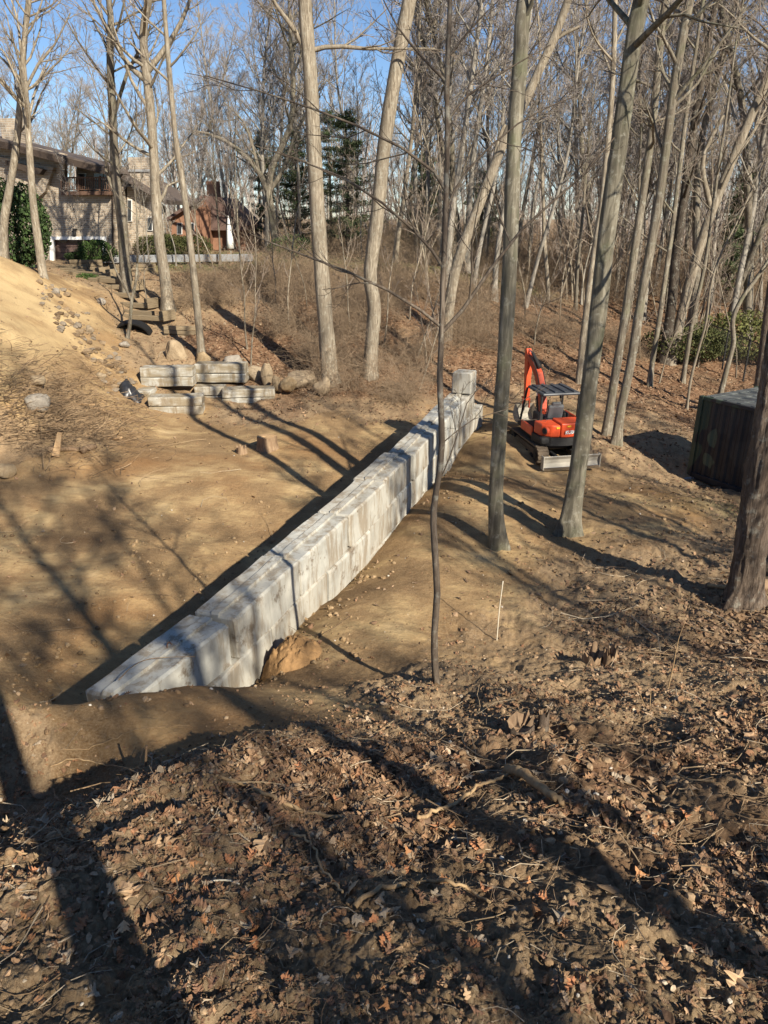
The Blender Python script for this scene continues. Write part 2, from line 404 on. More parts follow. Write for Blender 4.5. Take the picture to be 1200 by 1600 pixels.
def mat_brick():
    n = N('brick', .9, .15)
    br = n.nd('TexBrick'); br.offset = .5
    br.inputs['Scale'].default_value = 1; br.inputs['Brick Width'].default_value = .34; br.inputs['Row Height'].default_value = .115
    br.inputs['Mortar Size'].default_value = .018; br.inputs['Bias'].default_value = -.1
    br.inputs['Color1'].default_value = (.42, .335, .245, 1); br.inputs['Color2'].default_value = (.25, .195, .145, 1); br.inputs['Mortar'].default_value = (.44, .40, .33, 1)
    n.ln(n.map((1, 1, 1), rot=(math.pi/2, 0, 0)), br.inputs['Vector'])
    c = n.mix(n.ramp(n.noise(1.2, 4), [(.4, .25), (.6, 0)]), br.outputs['Color'], (.30, .24, .18))
    n.col(c); n.bump(br.outputs['Fac'], -.01, 1)
    return n.m
def mat_wood(name, a, b, along=(1.2, 14, 14)):
    n = N(name, .88, .15); f = n.noise(2.4, 6, .65, n.map(along), dist=.4)
    c = n.ramp(f, [(.3, a), (.7, b)])
    c = n.mix(n.math('MULTIPLY', n.rnd(), .4), c, tuple(x*.6 for x in a))
    n.col(c); n.bump(f, .006, 1); return n.m
def mat_rock(name, a, b):
    n = N(name, .9, .2); f = n.noise(2.6, 8, .65)
    c = n.ramp(f, [(.3, a), (.68, b)])
    c = n.mix(n.math('MULTIPLY', n.rnd(), .45), c, (.34, .30, .25))
    c = n.mix(n.ramp(n.noise(6, 6, .7), [(.56, 0), (.7, .6)]), c, (.16, .13, .09))
    n.col(c); n.bump(n.noise(9, 8, .75), .05, 1); return n.m
M = {}
M['ground'] = mat_ground()
M['bark_pale'] = mat_bark('bark_pale', (.085, .065, .045), (.27, .225, .165), (.52, .46, .36))
M['bark_grey'] = mat_bark('bark_grey', (.055, .045, .033), (.19, .16, .12), (.38, .34, .265), lichen=.35)
M['bark_green'] = mat_bark('bark_green', (.065, .058, .042), (.155, .138, .103), (.31, .28, .215), sc=.6, lichen=.38, depth=.006)
M['bark_rough'] = mat_bark('bark_rough', (.05, .038, .028), (.16, .12, .09), (.27, .21, .16), sc=1.3, depth=.04)
M['bark_dark'] = mat_bark('bark_dark', (.025, .02, .016), (.075, .06, .046), (.16, .13, .10))
M['bark_sapling'] = mat_bark('bark_sapling', (.06, .045, .033), (.13, .10, .075), (.24, .20, .155), sc=1.6, depth=.003)
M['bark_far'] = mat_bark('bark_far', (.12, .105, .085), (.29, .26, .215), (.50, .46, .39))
def mat_twig(name, c1, c2):
    n = N(name, .85, .15); f = n.noise(1.4, 3)
    c = n.mix(f, c1, c2); c = n.mix(n.math('MULTIPLY', n.rnd(), .4), c, tuple(.5*(a+b)*.7 for a, b in zip(c1, c2)))
    n.col(c); return n.m
M['twig'] = mat_twig('twig', (.18, .14, .11), (.36, .295, .23))
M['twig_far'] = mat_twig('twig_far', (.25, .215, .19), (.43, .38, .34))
M['twig_dark'] = mat_twig('twig_dark', (.045, .035, .03), (.10, .08, .065))
M['bramble'] = mat_twig('bramble', (.20, .14, .09), (.40, .30, .20))
M['leaf'] = mat_tint('dead_leaf', sc=30, rough=.75)
M['twig_tint'] = mat_tint('twig_tint', sc=40)
M['clod'] = mat_tint('clod', sc=38, rough=.95)
M['concrete'] = mat_concrete('concrete', .65)
M['concrete_old'] = mat_concrete('concrete_weathered', .8, .85)
M['rock'] = mat_rock('boulder', (.27, .18, .09), (.46, .345, .205))
M['rock_grey'] = mat_rock('boulder_grey', (.22, .19, .155), (.42, .37, .30))
M['root'] = mat_wood('root', (.24, .15, .08), (.50, .36, .20), (6, 6, 2))
M['stump'] = mat_wood('stump_wood', (.16, .10, .06), (.34, .24, .15), (8, 8, 1.2))
M['cut'] = mat_wood('cut_wood', (.36, .22, .11), (.60, .42, .24), (6, 6, 6))
M['timber'] = mat_wood('landscape_timber', (.15, .11, .07), (.34, .27, .17))
M['brick'] = mat_brick()
M['fascia'] = plain('fascia', (.05, .035, .026))
M['roof'] = plain('roof_shingle', (.11, .085, .07), sc=20, bump=.02)
M['white'] = plain('white_paint', (.72, .71, .68), .5, .06)
M['door'] = plain('garage_door', (.13, .085, .07), .6)
M['glass'] = plain('window_glass', (.035, .04, .045), .08, .2, spec=.6)
M['railing'] = plain('railing', (.13, .075, .05))
M['redbrick'] = plain('red_brick', (.24, .125, .075), sc=3)
M['redroof'] = plain('red_roof', (.12, .075, .06), sc=5)
M['greywall'] = plain('bluestone', (.25, .255, .26), .8, .15, 4)
M['evergreen'] = mat_tint('evergreen', sc=6)
M['orange'] = plain('orange_paint', (.60, .075, .022), .45, .3, 3, .45, 0, .004)
M['orange_dull'] = plain('orange_paint_dusty', (.42, .065, .028), .55, .35, 4, .35, 0, .004)
M['black'] = plain('black_rubber', (.025, .024, .023), .7, .3, 12)
M['dusty'] = plain('dusty_rubber', (.12, .09, .062), .9, .4, 9)
M['steel'] = plain('worn_steel', (.36, .33, .275), .65, .5, 3, .3)
M['chrome'] = plain('cylinder_rod', (.55, .55, .55), .2, .1, metal=1)
M['canopy'] = plain('canopy_plastic', (.055, .06, .068), .45, .2)
M['seat'] = plain('seat_vinyl', (.10, .105, .11), .5, .2)
M['yellow'] = plain('warning_sticker', (.75, .42, .03), .5, .05)
M['tarp'] = plain('black_plastic', (.022, .023, .026), .35, .3, 5, .6)
M['culvert'] = plain('black_pipe', (.012, .012, .012), .6)
M['rust'] = plain('rusty_bar', (.16, .085, .05), .8)
M['stake'] = plain('stake', (.60, .54, .42), .7, .1)
def mat_camo():
    n = N('camouflage_paint', .55, .35)
    def pat(s, off):
        m = n.nd('Mapping'); m.inputs['Scale'].default_value = (.75, .75, .45); m.inputs['Location'].default_value = (off, off*2, 0)
        n.ln(n.co.outputs['Object'], m.inputs[0]); return n.noise(s, 1.5, .5, m.outputs[0], dist=.5)
    c = n.mix(n.ramp(pat(1.5, 3), [(.49, 0), (.51, 1)]), (.018, .019, .022), (.030, .031, .032))
    c = n.mix(n.ramp(pat(1.6, 11), [(.60, 0), (.61, 1)]), c, (.04, .06, .04))
    c = n.mix(n.ramp(pat(1.9, 27), [(.64, 0), (.65, 1)]), c, (.065, .09, .064))
    n.col(n.mix(n.ramp(n.noise(6, 6, .7), [(.5, 0), (.8, .25)]), c, (.09, .085, .07))); return n.m
M['camo'] = mat_camo()

# ================================================================== GROUND
def build_ground():
    def axis_r():
        r = [.75]
        while r[-1] < 700: r.append(r[-1]+(.025 if r[-1] < 1.9 else .0034*r[-1]*(1+max(0, r[-1]-3)/9.0)*(1 if r[-1] < 60 else 3)))
        return np.array(r)
    r = axis_r()
    a1 = np.radians(np.linspace(-46, 46, 700)); a2 = np.radians(np.linspace(46, 314, 130))[1:-1]
    a = np.concatenate([a1, a2]); na = len(a); nr = len(r)
    Rr, Aa = np.meshgrid(r, a, indexing='ij')
    X = Rr*np.sin(Aa); Y = Rr*np.cos(Aa)
    S, L = zones(X, Y)
    Z = HB(X, Y)+relief(X, Y, S)
    far = sst(150, 300, Rr); Z = Z*(1-far)+3.0*far
    V = np.stack([X, Y, Z], -1).reshape(-1, 3)
    i = np.arange(nr-1)[:, None]; j = np.arange(na)[None, :]; j2 = (j+1) % na
    F = np.stack(np.broadcast_arrays(i*na+j, (i+1)*na+j, (i+1)*na+j2, i*na+j2), -1).reshape(-1, 4)
    g = Geo(); g.add(V, F)
    # the disc under the photographer
    c0 = len(V); hz = HH(np.array([0.]), np.array([0.]))[0]
    g.add([[0, 0, hz]], np.zeros((0, 3), int))
    g.F.setdefault(3, []).append(np.stack([np.full(na, c0), np.arange(na), (np.arange(na)+1) % na], -1))
    S1 = np.append(S.ravel(), 0); L1 = np.append(L.ravel(), .5)
    # lawn: a strip along the top of the bank and a mossy patch far right
    xx = np.append(X.ravel(), 0); yy = np.append(Y.ravel(), 0)
    lawn = sst(39.5, 41, yy)*(1-sst(52, 58, yy))*sst(-15, -11, xx)*(1-sst(8, 11, xx))
    moss = np.exp(-(((xx-9.2)/2.2)**2+((yy-15.8)/1.0)**2))*.7
    gr = np.clip(lawn+moss, 0, 1); zz = np.append(Z.ravel(), 0)
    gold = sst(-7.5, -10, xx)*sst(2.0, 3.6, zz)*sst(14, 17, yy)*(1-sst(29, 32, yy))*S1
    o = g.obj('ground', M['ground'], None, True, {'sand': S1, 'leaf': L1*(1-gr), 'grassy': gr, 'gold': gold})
    tag(o, 'sloping bare earth, sand and leaf litter of the clearing', None, None, 'structure')
    return o
ground = build_ground()

# ================================================================== LEAVES, CLODS, TWIGS
def leaf_shape(kind, rng):
    """outline of a leaf in its own plane, tip along +y, length 1; fan-free strip of quads so that it can curl"""
    if kind == 'oak':
        ys = np.array([0, .10, .22, .32, .44, .54, .66, .76, .88, 1.0]); hw = np.array([.015, .10, .30, .13, .40, .17, .44, .20, .20, .01])
    elif kind == 'maple':
        ys = np.array([0, .12, .2, .34, .42, .56, .66, .80, .9, 1.0]); hw = np.array([.01, .34, .42, .22, .54, .50, .16, .20, .08, .01])
    else:
        ys = np.array([0, .12, .3, .5, .7, .88, 1.0]); hw = np.array([.01, .16, .28, .31, .25, .12, .01])
    hw = hw*rng.uniform(.8, 1.2, len(hw))
    c = rng.uniform(.2, 1.7)*rng.choice([-1, 1]); cl = rng.uniform(-1.3, 1.3)
    V = []
    for y, h in zip(ys, hw):
        for sx in (-1, 0, 1):
            x = sx*h; zz = c*.9*x*x*1.4+.05*rng.uniform(-1, 1)+cl*.35*(y-.5)**2
            V.append((x*(1-.15*abs(c)), y-.5, zz+(.06*abs(c) if sx == 0 else 0)))
    F = []
    for i in range(len(ys)-1):
        for k in (0, 1): a = i*3+k; F.append((a, a+1, a+4, a+3))
    return np.array(V), np.array(F)
LCOL = np.array([(.27, .145, .07), (.34, .20, .105), (.24, .125, .065), (.40, .26, .15), (.17, .09, .05), (.46, .33, .21), (.33, .15, .07), (.46, .37, .26), (.12, .07, .045)])
LCOL = LCOL*.68+.32*np.array([.24, .16, .10])
LPROB = np.array([.12, .16, .17, .16, .14, .09, .05, .04, .07])
def rot_batch(M_, rng, flat=.6):
    yaw = rng.uniform(0, 2*math.pi, M_); tx = rng.normal(0, flat, M_); ty = rng.normal(0, flat, M_)
    cy, sy = np.cos(yaw), np.sin(yaw); cx, sx = np.cos(tx), np.sin(tx); c2, s2 = np.cos(ty), np.sin(ty)
    Z0 = np.zeros(M_); O = np.ones(M_)
    Rz = np.stack([np.stack([cy, -sy, Z0], -1), np.stack([sy, cy, Z0], -1), np.stack([Z0, Z0, O], -1)], 1)
    Rx = np.stack([np.stack([O, Z0, Z0], -1), np.stack([Z0, cx, -sx], -1), np.stack([Z0, sx, cx], -1)], 1)
    Ry = np.stack([np.stack([c2, Z0, s2], -1), np.stack([Z0, O, Z0], -1), np.stack([-s2, Z0, c2], -1)], 1)
    return Rz@Rx@Ry
def scatter_pts(rng, n, rmin, rmax, amax, power=1.0):
    u = rng.uniform(0, 1, n); r = np.exp(np.log(rmin)+u**power*(np.log(rmax)-np.log(rmin)))
    a = np.radians(rng.uniform(-amax, amax, n)); return r*np.sin(a), r*np.cos(a)
def scatter_leaves():
    rng = np.random.RandomState(5)
    g = Geo()
    # near, lobed and curled
    for kind, n in (('oak', 9), ('maple', 5), ('plain', 8)):
        for v in range(n):
            V, F = leaf_shape(kind, rng)
            m = 820
            x, y = scatter_pts(rng, m*3, 1.7, 11, 62 if v % 2 else 40)
            S, L = zones(x, y); pat = fbm(x*.9+3, y*.9, 3, 4)
            keep = rng.uniform(0, 1, len(x)) < np.clip(L*1.0-.15, .02, 1)*sst(.42, .60, pat)*1.2*np.clip(np.hypot(x, y)/3.6, .25, 1)
            x, y = x[keep][:m], y[keep][:m]; k = len(x)
            s = rng.uniform(.03, .092, k)*np.where(rng.uniform(0, 1, k) < .06, 1.45, 1.0); s = s*np.clip(np.hypot(x, y)/4.2, .36, 1)
            z = HH(x, y)+s*.12
            Q = rot_batch(k, rng, .45)
            W = np.einsum('kij,vj->kvi', Q, V)*s[:, None, None]+np.stack([x, y, z], -1)[:, None, :]
            FF = (F[None]+(np.arange(k)*len(V))[:, None, None]).reshape(-1, 4)
            ci = rng.choice(len(LCOL), k, p=LPROB); c = LCOL[ci]*rng.uniform(.75, 1.2, (k, 1))
            g.add(W.reshape(-1, 3), FF, np.repeat(c, len(V), axis=0))
    # shredded bits of leaf between them
    n = 130000
    x, y = scatter_pts(rng, n, 1.7, 14, 50); S, L = zones(x, y)
    keep = rng.uniform(0, 1, n) < np.clip(L*1.1-.1, .03, 1)*sst(.32, .6, fbm(x*.8, y*.8+7, 3, 1))*1.4; x, y = x[keep], y[keep]; k = len(x)
    s = rng.uniform(.006, .022, k)*np.clip(np.hypot(x, y)/3.5, .45, 1); q = np.array([(-.7, -.5, 0), (.6, -.6, .15), (.8, .5, -.1), (-.4, .7, .25)])
    W = np.einsum('kij,vj->kvi', rot_batch(k, rng, .8), q)*s[:, None, None]*rng.uniform(.5, 1.4, (k, 4, 1))+np.stack([x, y, HH(x, y)+s*.35], -1)[:, None, :]
    g.add(W.reshape(-1, 3), np.arange(k*4).reshape(k, 4), np.repeat(LCOL[rng.choice(len(LCOL), k, p=LPROB)]*rng.uniform(.7, 1.3, (k, 1)), 4, axis=0))
    tag(g.obj('leaf_litter', M['leaf'], None, False), 'dead brown leaves lying on the near slope', None, None, 'stuff')
    # further off: on the bank and in the wood, four-cornered bent leaves
    g = Geo(); n = 150000
    x, y = scatter_pts(rng, n, 9, 60, 42, .8); S, L = zones(x, y)
    keep = rng.uniform(0, 1, n) < np.clip(L*1.25-.33, .015, 1); x, y = x[keep], y[keep]; k = len(x)
    s = rng.uniform(.025, .062, k)*(1+.018*np.hypot(x, y)); q = np.array([(-.5, -.6, .1), (.5, -.5, -.1), (.6, .6, .2), (-.5, .5, -.15)])
    W = np.einsum('kij,vj->kvi', rot_batch(k, rng, .5), q)*s[:, None, None]*rng.uniform(.25, 1.35, (k, 4, 1))+np.stack([x, y, HH(x, y)+s*.3], -1)[:, None, :]
    cc = (LCOL[rng.choice(len(LCOL), k, p=LPROB)]*.6+.4*np.array([.27, .18, .11]))*rng.uniform(.6, 1.15, (k, 1))
    g.add(W.reshape(-1, 3), np.arange(k*4).reshape(k, 4), np.repeat(cc, 4, axis=0))
    tag(g.obj('leaf_carpet', M['leaf'], None, False), 'dead leaves covering the bank and the woodland floor', None, None, 'stuff')
    # the biggest leaves: pieces of the ground, each its own object
    protos = []
    mats = []
    for i, c in enumerate([(.40, .19, .08), (.30, .16, .08), (.46, .31, .18), (.20, .11, .065), (.38, .17, .08), (.38, .30, .21)]):
        mats.append(plain('oak_leaf_%d' % i, c, .7, .35, 18))
    for i in range(24):
        V, F = leaf_shape(['oak', 'oak', 'maple'][i % 3], rng)
        protos.append(Geo().add(V, F).mesh('fallen_leaf', mats[i % 6], False))
    pts = [(205,1400,1),(413,1330,1),(395,1455,1),(460,1440,1),(530,1440,1),(548,1395,1),(310,1555,1),(1150,1535,1),(5,1380,1),(10,1490,1),(200,1240,1),(640,1340,1),(615,1290,1),(320,1310,1)]
    while len(pts) < 270:
        px, py = rng.uniform(10, 1190), rng.uniform(1150, 1595)
        if rng.uniform() < .25+.75*np.exp(-((px-560)/330)**2-((py-1330)/140)**2): pts.append((px, py, 0))
    for px, py, big in pts:
        p = G(px, py); o = link('fallen_leaf', protos[rng.randint(24)], ground)
        s = rng.uniform(.085, .125) if big else rng.uniform(.05, .095)
        s *= float(np.clip(np.hypot(p[0], p[1])/2.6, .5, 1))
        o.location = (p[0], p[1], p[2]+s*.12+.004); o.scale = (s, s, s)
        o.rotation_euler = (rng.normal(0, .35)+.35, rng.normal(0, .35), rng.uniform(0, 6.28))
scatter_leaves()

def lump(rng, sub=1, flat=.7, jag=.25):
    bm = bmesh.new(); bmesh.ops.create_icosphere(bm, subdivisions=sub, radius=1)
    V = np.array([v.co[:] for v in bm.verts]); F = np.array([[v.index for v in f.verts] for f in bm.faces]); bm.free()
    V = V*(1+jag*rng.uniform(-1, 1, (len(V), 1))); V *= np.array([1, rng.uniform(.6, 1), flat]); return V, F
def scatter_lumps(name, label, n, rmin, rmax, amax, smin, smax, cols, test, seed, sub=1):
    rng = np.random.RandomState(seed); g = Geo()
    for v in range(8):
        V, F = lump(rng, sub, .7, .16)
        x, y = scatter_pts(rng, n//8*3, rmin, rmax, amax); k = test(x, y, rng); x, y = x[k][:n//8], y[k][:n//8]; k = len(x)
        if not k: continue
        s = (smin+(smax-smin)*rng.uniform(0, 1, k)**3)*np.clip(np.hypot(x, y)/4.5, .3, 1)
        W = np.einsum('kij,vj->kvi', rot_batch(k, rng, .5), V)*s[:, None, None]+np.stack([x, y, HH(x, y)+s*.2], -1)[:, None, :]
        c = np.array(cols)[rng.randint(len(cols), size=k)]*rng.uniform(.75, 1.2, (k, 1))
        g.add(W.reshape(-1, 3), (F[None]+(np.arange(k)*len(V))[:, None, None]).reshape(-1, F.shape[1]), np.repeat(c, len(V), axis=0))
    tag(g.obj(name, M['clod'], None, False), label, None, None, 'stuff')
scatter_lumps('clods', 'crumbled clods of brown earth on the near slope', 5200, .9, 14, 62, .006, .045, [(.24, .155, .085), (.34, .235, .14), (.18, .115, .062)],
              lambda x, y, r: r.uniform(0, 1, len(x)) < (.25+.75*(1-zones(x, y)[0]))*sst(.35, .6, fbm(x*1.3, y*1.3, 3, 2)), 21, 2)
scatter_lumps('pebbles', 'small pale pebbles strewn over the sand and earth', 1500, 1.2, 24, 55, .004, .028, [(.46, .38, .28), (.34, .25, .16), (.55, .50, .42)],
              lambda x, y, r: r.uniform(0, 1, len(x)) < .7, 22)
scatter_lumps('crumbs', 'broken crumbs of soil strewn in patches over the sand', 3600, 8, 24, 44, .008, .06, [(.28, .19, .10), (.22, .145, .078), (.33, .23, .13)],
              lambda x, y, r: r.uniform(0, 1, len(x)) < sst(.60, .74, fbm(x*.5+2, y*.5, 4, 5)), 23)
def scatter_twigs():
    rng = np.random.RandomState(31); g = Geo()
    def batch(n, rmin, rmax, amax, l0, l1, rad, test=None, up=.12):
        x, y = scatter_pts(rng, n, rmin, rmax, amax); S, L = zones(x, y)
        k = rng.uniform(0, 1, n) < (np.clip(L*1.3-.25, .03, 1) if test is None else test(x, y)); x, y = x[k], y[k]; m = len(x)
        ln_ = rng.uniform(l0, l1, m)*(1+np.hypot(x, y)*.03)*np.clip(np.hypot(x, y)/5, .3, 1); a = rng.uniform(0, 6.28, m); cv = rng.normal(0, 1.2, m)
        t = np.linspace(-.5, .5, 5); pts = np.zeros((m, 5, 3))
        for i, tt in enumerate(t):
            ang = a+cv*tt; pts[:, i, 0] = x+np.cos(ang)*tt*ln_+rng.normal(0, .02, m)*ln_; pts[:, i, 1] = y+np.sin(ang)*tt*ln_+rng.normal(0, .02, m)*ln_
        pts[:, :, 2] = HH(pts[:, :, 0], pts[:, :, 1]); pts[:, :, 2] = .5*pts[:, :, 2]+.5*pts[:, :, 2].max(1, keepdims=True)+.004
        pts[:, -1, 2] += rng.uniform(0, up, m)*ln_
        rd = rad*rng.uniform(.5, 1.5, (m, 1))*np.clip(np.hypot(x, y)/4, .45, 1)[:, None]*np.linspace(1, .4, 5)[None]
        c = np.array([(.26, .175, .10), (.36, .26, .155), (.16, .11, .07), (.42, .34, .24)])[rng.randint(4, size=m)]
        tubes(pts, rd, 3, g, c)
    batch(7000, 1.7, 13, 50, .05, .26, .0026)
    batch(1200, 1.7, 14, 50, .15, .6, .0045)
    batch(1500, 9, 40, 38, .3, 1.1, .007)
    tag(g.obj('dead_twigs', M['twig_tint'], None, False), 'dead twigs and rootlets scattered over the ground', None, None, 'stuff')
scatter_twigs()

# ================================================================== RETAINING WALL
def block_mesh(name, L, Wd, Hh, mat, rng, ridge=True, seg=9, rough=.011):
    """a cast concrete block, x along, from 0 to L; y from -Wd to 0; z from -Hh to 0, with a shear key along its top"""
    h = Wd
    prof = [(-h+.02, -Hh), (-.02, -Hh), (0, -Hh+.02), (0, -Hh*.5), (0, -.03), (-.03, 0), (-h*.36, 0)]
    prof += [(-h*.40, .038), (-h*.60, .038), (-h*.605, -.002)] if ridge else [(-h*.5, 0)]
    prof += [(-h+.03, 0), (-h, -.03), (-h, -Hh*.5), (-h, -Hh+.02)]
    prof = np.array(prof); n = len(prof); cen = np.array([-h/2, -Hh/2])
    xs = np.concatenate([[0, .025], np.linspace(.12, L-.12, seg), [L-.025, L]]); sc = np.ones(len(xs)); sc[0] = sc[-1] = .90
    V = []
    ox = rng.uniform(0, 50)
    for x, k in zip(xs, sc):
        for (a, b) in prof:
            a2, b2 = cen+(np.array([a, b])-cen)*k
            j = (vn((x+ox)*2.3, (a2+b2)*3.1+ox, 1)-.5)*2*rough+rng.uniform(-.006, .006)
            V.append((x, a2+j+Wd, b2+(vn((x+ox)*1.9+7, a2*4, 3)-.5)*2*rough))
    V = np.array(V); m = len(xs)
    F = [(i*n+j, (i+1)*n+j, (i+1)*n+(j+1) % n, i*n+(j+1) % n) for i in range(m-1) for j in range(n)]
    g = Geo(); g.add(V, F); g.F.setdefault(n, []).append(np.array([list(range(n))[::-1]])*0+np.arange(n)[None, :]); g.F[n].append(((m-1)*n+np.arange(n))[None, ::-1])
    me = g.mesh(name, mat, False)
    bm = bmesh.new(); bm.from_mesh(me); bmesh.ops.recalc_face_normals(bm, faces=bm.faces); bm.to_mesh(me); bm.free()
    return me
rngw = np.random.RandomState(3)
wall = empty('retaining_wall', (WA[0], WA[1], 1.0), 'long grey retaining wall of cast concrete blocks crossing the clearing', 'wall')
BL, BW, BH = 1.83, .62, .61
WTOP = 2.30
ang0 = math.atan2(WU[1], WU[0])
def place_block(s0, L, top, shift=0, rot=0, ridge=True, par=wall, mat=None, name='concrete_block', org=None):
    me = block_mesh(name, L-.03, BW, BH-.006, mat or M['concrete'], rngw, ridge)
    o = link(name, me, par)
    p0 = wline(s0, shift); p1 = wline(s0+L, shift); a = math.atan2(p1[1]-p0[1], p1[0]-p0[0])+rot
    o.location = (p0[0]-wall.location.x, p0[1]-wall.location.y, top-wall.location.z); o.rotation_euler = (rngw.normal(0, .004), rngw.normal(0, .003), a)
    return o
shifts = [.02, .0, .035, -.035, .045, -.02, -.03, .01]
for k in range(7):
    place_block(.02+k*BL, BL-.012, WTOP-[0,.012,.0,.02,.005,.025,.01][k], shifts[k], rngw.normal(0, .005))
nb = place_block(-1.85, BL-.02, WTOP-.01, -.17, -.085)
for c, off in ((1, -.9), (2, .0)):
    s = off
    while s < WLEN-.3:
        place_block(s, BL, WTOP-c*BH, rngw.normal(0, .014)+.01*c, rngw.normal(0, .004), False); s += BL
place_block(WLEN+.6, .95, WTOP-BH-.02, .10, .02, True)
place_block(WLEN+.6, .95, WTOP-2*BH-.02, .10, .02, False)
place_block(12.84, .92, WTOP-.01, .01, .01)
tb = place_block(13.0, .60, WTOP+.02+BH, .03, R_(-6), False); tb.scale = (.92, .9, 1)
# steel lifting loops
def loop(bm_s, x):
    t = np.linspace(0, math.pi, 9); pts = np.stack([x+.045*np.cos(t), np.full(9, BW*.48)+.015*np.sin(t), -.005+.085*np.sin(t)], -1)
    g = Geo(); tubes(pts, np.full(9, .008), 6, g); o = g.obj('lifting_loop', M['rust'], bm_s); return o
loop(nb, 1.02)
rust = Geo(); pts = catmull([P(186,1062,7.75), P(205,1043,8.0), P(228,1031,8.2), P(262,1027,8.3), P(305,1026,8.25)], 24); pts[:, 2] = np.maximum(pts[:, 2], WTOP+.03)
tubes(pts, np.linspace(.006, .003, 24), 5, rust); tag(rust.obj('reed_stalk', M['root']), 'thin dry stalk arching over the near end of the wall', 'stalk')

# ================================================================== BLOCK STACK AND BOULDERS BY THE BANK
FL = lambda px, py: G(px, py, 8)
def loose(px, py, z, L, h, rz, label, seed, d=None, mat='concrete_old', depth=.62):
    """px,py = front bottom left corner on the ground"""
    p = P(px, py, d) if d else FL(px, py)
    r = np.random.RandomState(seed)
    b = empty('concrete_block', (p[0], p[1], p[2] if z is None else z), label, 'concrete block', 'loose concrete blocks at the foot of the bank', rz)
    hh = h*.5-.008
    for k in range(2):      # two castings with a joint groove between them
        me = block_mesh('half', L, depth, hh, M[mat], r, False, 5, .018)
        o = link('casting', me, b); o.location = (0, 0, (k+1)*h*.5+(-.01 if k == 0 else 0)); o.location.x += r.normal(0, .01)
    return b
zf = float(P(310, 640, 25.6)[2])-.02
loose(232, 640, zf-.02, 1.80, .62, R_(4), 'front pale block of the pile, right of the black plastic sheet', 1, 24.9)
loose(198, 640, zf-.02, .95, .66, R_(-4), 'short block at the left end under the black plastic sheet', 2, 25.8)
loose(304, 627, zf, 1.05, .62, R_(2), 'lower brown block partly hidden in the middle of the pile', 3, 26.3)
loose(347, 630, zf, 1.85, .60, R_(6), 'lower grey block at the right end of the pile next to the boulders', 4, 26.0)
loose(221, 610, zf+.64, 1.85, .66, R_(1), 'brown stained upper block at the left with a dark trunk shadow', 5, 26.2)
loose(306, 604, zf+.63, 1.86, .66, R_(-1), 'upper block at the right of the pile, greenish grey', 6, 26.9)
def rock_mesh(rng, flat=.8, jag=.14, sub=3):
    bm = bmesh.new(); bmesh.ops.create_icosphere(bm, subdivisions=sub, radius=1)
    o = rng.uniform(0, 40)
    dirs = rng.normal(0, 1, (13, 3)); dirs /= np.linalg.norm(dirs, axis=1, keepdims=True); dist = rng.uniform(.60, .9, 13)
    V = np.array([v.co[:] for v in bm.verts])
    for d, k in zip(dirs, dist):
        t = V@d; m = t > k; V[m] -= np.outer(t[m]-k, d)*.97
    nn = (vn(V[:, 0]*1.7+o, V[:, 1]*1.7+V[:, 2]*1.1, 2)-.5)*jag*2+(vn(V[:, 0]*5+o, V[:, 1]*5+V[:, 2]*4, 4)-.5)*jag*.6
    V = V*(1+nn[:, None])*np.array([1, .8, flat])
    for v, c in zip(bm.verts, V): v.co = c
    me = bpy.data.meshes.new('boulder'); bm.to_mesh(me); bm.free()
    for p in me.polygons: p.use_smooth = True
    return me
rngb = np.random.RandomState(9)
def boulder(px, py, wpx, hpx, label, mat='rock', dmin=5, name='boulder', cat='boulder', group='boulders along the foot of the bank', d=None):
    """px,py = middle of its foot; width and height in pixels"""
    p = G(px, py, dmin) if d is None else P(px, py, d); dist = (p[1]*CP+(CAMZ-p[2])*SP)
    me = rock_mesh(rngb, 1, .13); me.materials.append(M[mat]); o = link(name, me)
    a = wpx/2/FPX*dist*1.15; h = hpx/FPX*dist*1.25
    o.location = (p[0], p[1]+a*.5, p[2]+h*.42); o.scale = (a, a, h*.58); o.rotation_euler = (rngb.normal(0, .12), rngb.normal(0, .12), rngb.uniform(-.5, .5))
    return tag(o, label, cat, group)
boulder(274, 578, 38, 38, 'tall round-topped tan boulder standing behind the concrete blocks', d=28.2)
boulder(318, 576, 24, 22, 'pale boulder at the foot of the thin trunk behind the blocks', d=28.0)
boulder(366, 578, 30, 18, 'low grey-brown boulder behind the upper right concrete block', 'rock_grey', d=28.0)
boulder(400, 600, 32, 24, 'angular tan boulder just right of the upper right block', d=27.4)
boulder(417, 604, 18, 32, 'narrow upright boulder beside the right end of the block pile', d=26.9)
boulder(434, 612, 16, 20, 'small upright boulder second right of the pile', d=26.4)
boulder(450, 613, 26, 18, 'low flat-topped boulder in front of the large pale one', d=26.2)
boulder(468, 611, 46, 28, 'large pale boulder left of the round end one', d=26.8)
boulder(504, 621, 27, 27, 'round tan boulder at the right end of the row', d=26.0)
for px, py, w_, h_, lb, mt in [(57,648,38,22,'grey boulder lying in the debris heap at the left','rock_grey'),(57,606,22,16,'yellowish stone above the grey boulder in the debris','rock'),
                           (110,646,0,0,'',''),(158,597,14,10,'small stone low on the sand slope above the black plastic','rock'),(158,480,15,9,'white stone beside the timber steps','rock_grey'),
                           (88,462,12,9,'stone at the foot of the leftmost leaning trunk','rock_grey'),(140,525,14,12,'tan stone midway down the gully below the steps','rock'),(194,545,16,8,'flat grey stone beneath the small forked tree','rock_grey'),(8,750,30,22,'tan boulder at the left edge of the picture','rock')]:
    if w_: boulder(px, py, w_, h_, lb, mt, 8, 'stone', 'stone', 'loose stones')
